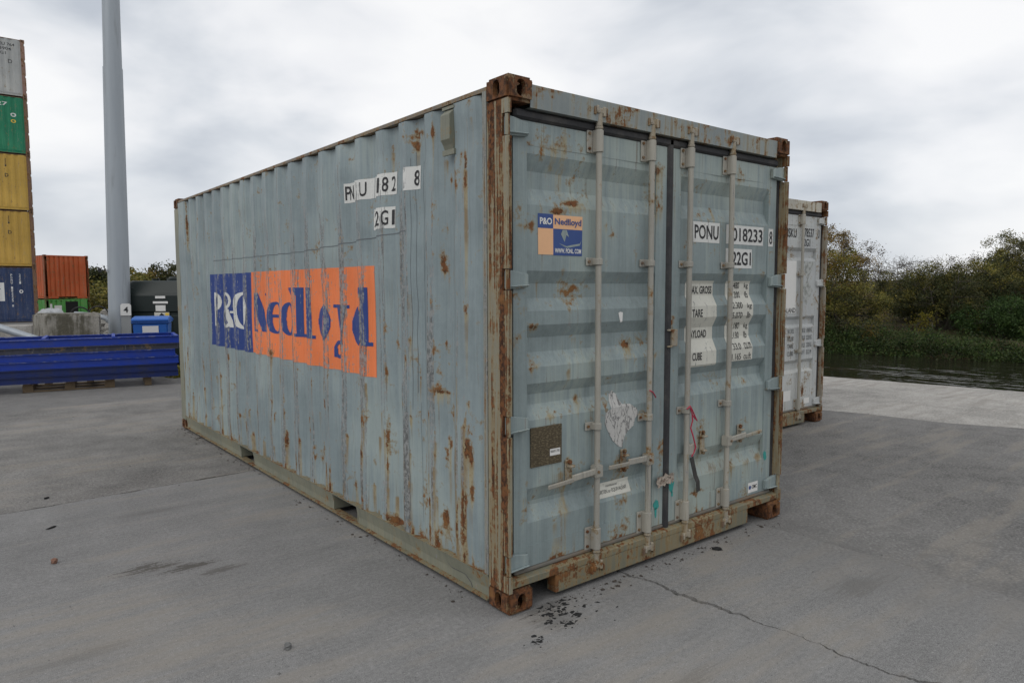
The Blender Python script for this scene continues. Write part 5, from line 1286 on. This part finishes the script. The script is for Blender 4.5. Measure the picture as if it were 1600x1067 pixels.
tree('sapling', 'small yellow sapling at the foot of the spreading bush', (28.4, 9.15, -.75), [(0, 0, .85, .35, .4, .65)], 34, 16, .05, M['lf_yellow'], 3, 12, .12, GB, .02, 1, cat='sapling')
tree('sapling', 'bright yellow green sapling right of the spreading bush', (30.0, 7.75, -.55), [(0, 0, .85, .4, .45, .6)], 40, 16, .05, M['lf_yellow'], 3, 13, .13, GB, .02, 1, cat='sapling')
tree('sapling', 'small orange leaved sapling at the waterline near the willow', (26.4, 10.2, -.95), [(0, 0, .5, .35, .45, .35)], 26, 14, .05, M['lf_gold'], 3, 14, .12, GB, .02, 1, cat='sapling')
tree('leafless_thicket', 'dark thicket behind the stems of the spreading bush', (33.2, 11.0, -.1), [(0, 0, .7, .8, 2.0, .6)], 150, 70, .06, M['lf_dark'], 6, 15, .25, GT, .04)
# undergrowth on the bank
rng = np.random.default_rng(21); n = 2100
s_ = 15.75 + np.abs(rng.normal(0, 1.0, n)) * .95; l_ = rng.uniform(-12, 22, n); X, Y = sl_xy(s_, l_); Z = terrain(s_, l_) + np.abs(rng.normal(0, .22, n)) * (.2 + 2.4 * vnoise(X * .9, Y * .9, 6) ** 2) + .06
M['lf_bank'] = leaf_mat('leaf_bank', [(.010, .020, .007), (.026, .05, .012), (.06, .095, .022), (.05, .05, .02)])
V, F = leaves(np.stack([X, Y, Z], 1), 70, np.full(n, .17), .042, rng, .7); tag(np_mesh('undergrowth', V, F, M['lf_bank']), 'low green brambles and weeds covering the far bank', 'undergrowth', kind='stuff')
n = 700; s_ = rng.uniform(25, 40, n); l_ = rng.uniform(-18, 26, n); X, Y = sl_xy(s_, l_); Z = terrain(s_, l_) + .2
M['reed'] = leaf_mat('dry_grass', [(.13, .095, .045), (.20, .145, .07), (.16, .12, .055)])
V, F = leaves(np.stack([X, Y, Z], 1), 40, np.full(n, .32), .07, rng, .8, 4.0); tag(np_mesh('dry_grass', V, F, M['reed']), 'dry brown grass on the rise behind the trees', 'grass', kind='stuff')
b = MB().tube([(.0105, .62, .135), (.0175, .52, .085), (.0172, .40, .090), (.0172, .345, .062), (.0172, .33, .04)], .0022, 5)
b.build('stain_line', M['ink_faded'], main)
# grass tuft strip beside the blue frames
n = 260; X = rng.uniform(1.0, 2.2, n); Y = 10.9 + rng.uniform(0, 1.4, n); Z = np.full(n, .04)
V, F = leaves(np.stack([X, Y, Z], 1), 10, np.full(n, .05), .03, rng, .6, 3.0); tag(np_mesh('grass', V, F, M['lf_yellow']), 'green grass growing beside the dark tank', 'grass', kind='stuff')
# distant hedge trees on the left
GF = 'distant trees beyond the yard'
for k, (x, y, z, w_, h_, mk, lab) in enumerate(((7.0, 60, -1.2, 3.0, 2.6, 'lf_olive', 'olive scrub seen between the orange container and lamp column'), (9.9, 63, -1.1, 2.6, 3.2, 'lf_olive', 'olive scrub behind the lamp column'), (10.2, 84, -.2, 2.6, 4.0, 'lf_dark', 'distant dark tree left of the lamp column'), (8.0, 88, -.2, 2.2, 3.6, 'lf_brown', 'distant brown tree right of the orange container'),
   (15.5, 92, .0, 3.2, 3.6, 'lf_olive', 'distant olive tree just right of the lamp column'), (18.6, 95, .1, 3.0, 3.3, 'lf_gold', 'distant golden tree above the dark tank'), (20.6, 91, .0, 2.8, 4.3, 'lf_dark', 'distant dark round tree next to the main container edge'), (13.0, 99, .2, 3.6, 3.4, 'lf_brown', 'distant brown tree behind the lamp column'), (17.0, 104, .2, 4.0, 3.2, 'lf_brown', 'farthest brown tree behind the golden one'))):
    tree('distant_tree', lab, (x, y, z), [(0, 0, h_ * .55, w_, w_, h_ * .5)], 90, 60, .16, M[mk], 3, 40 + k, .42, GF, .1)
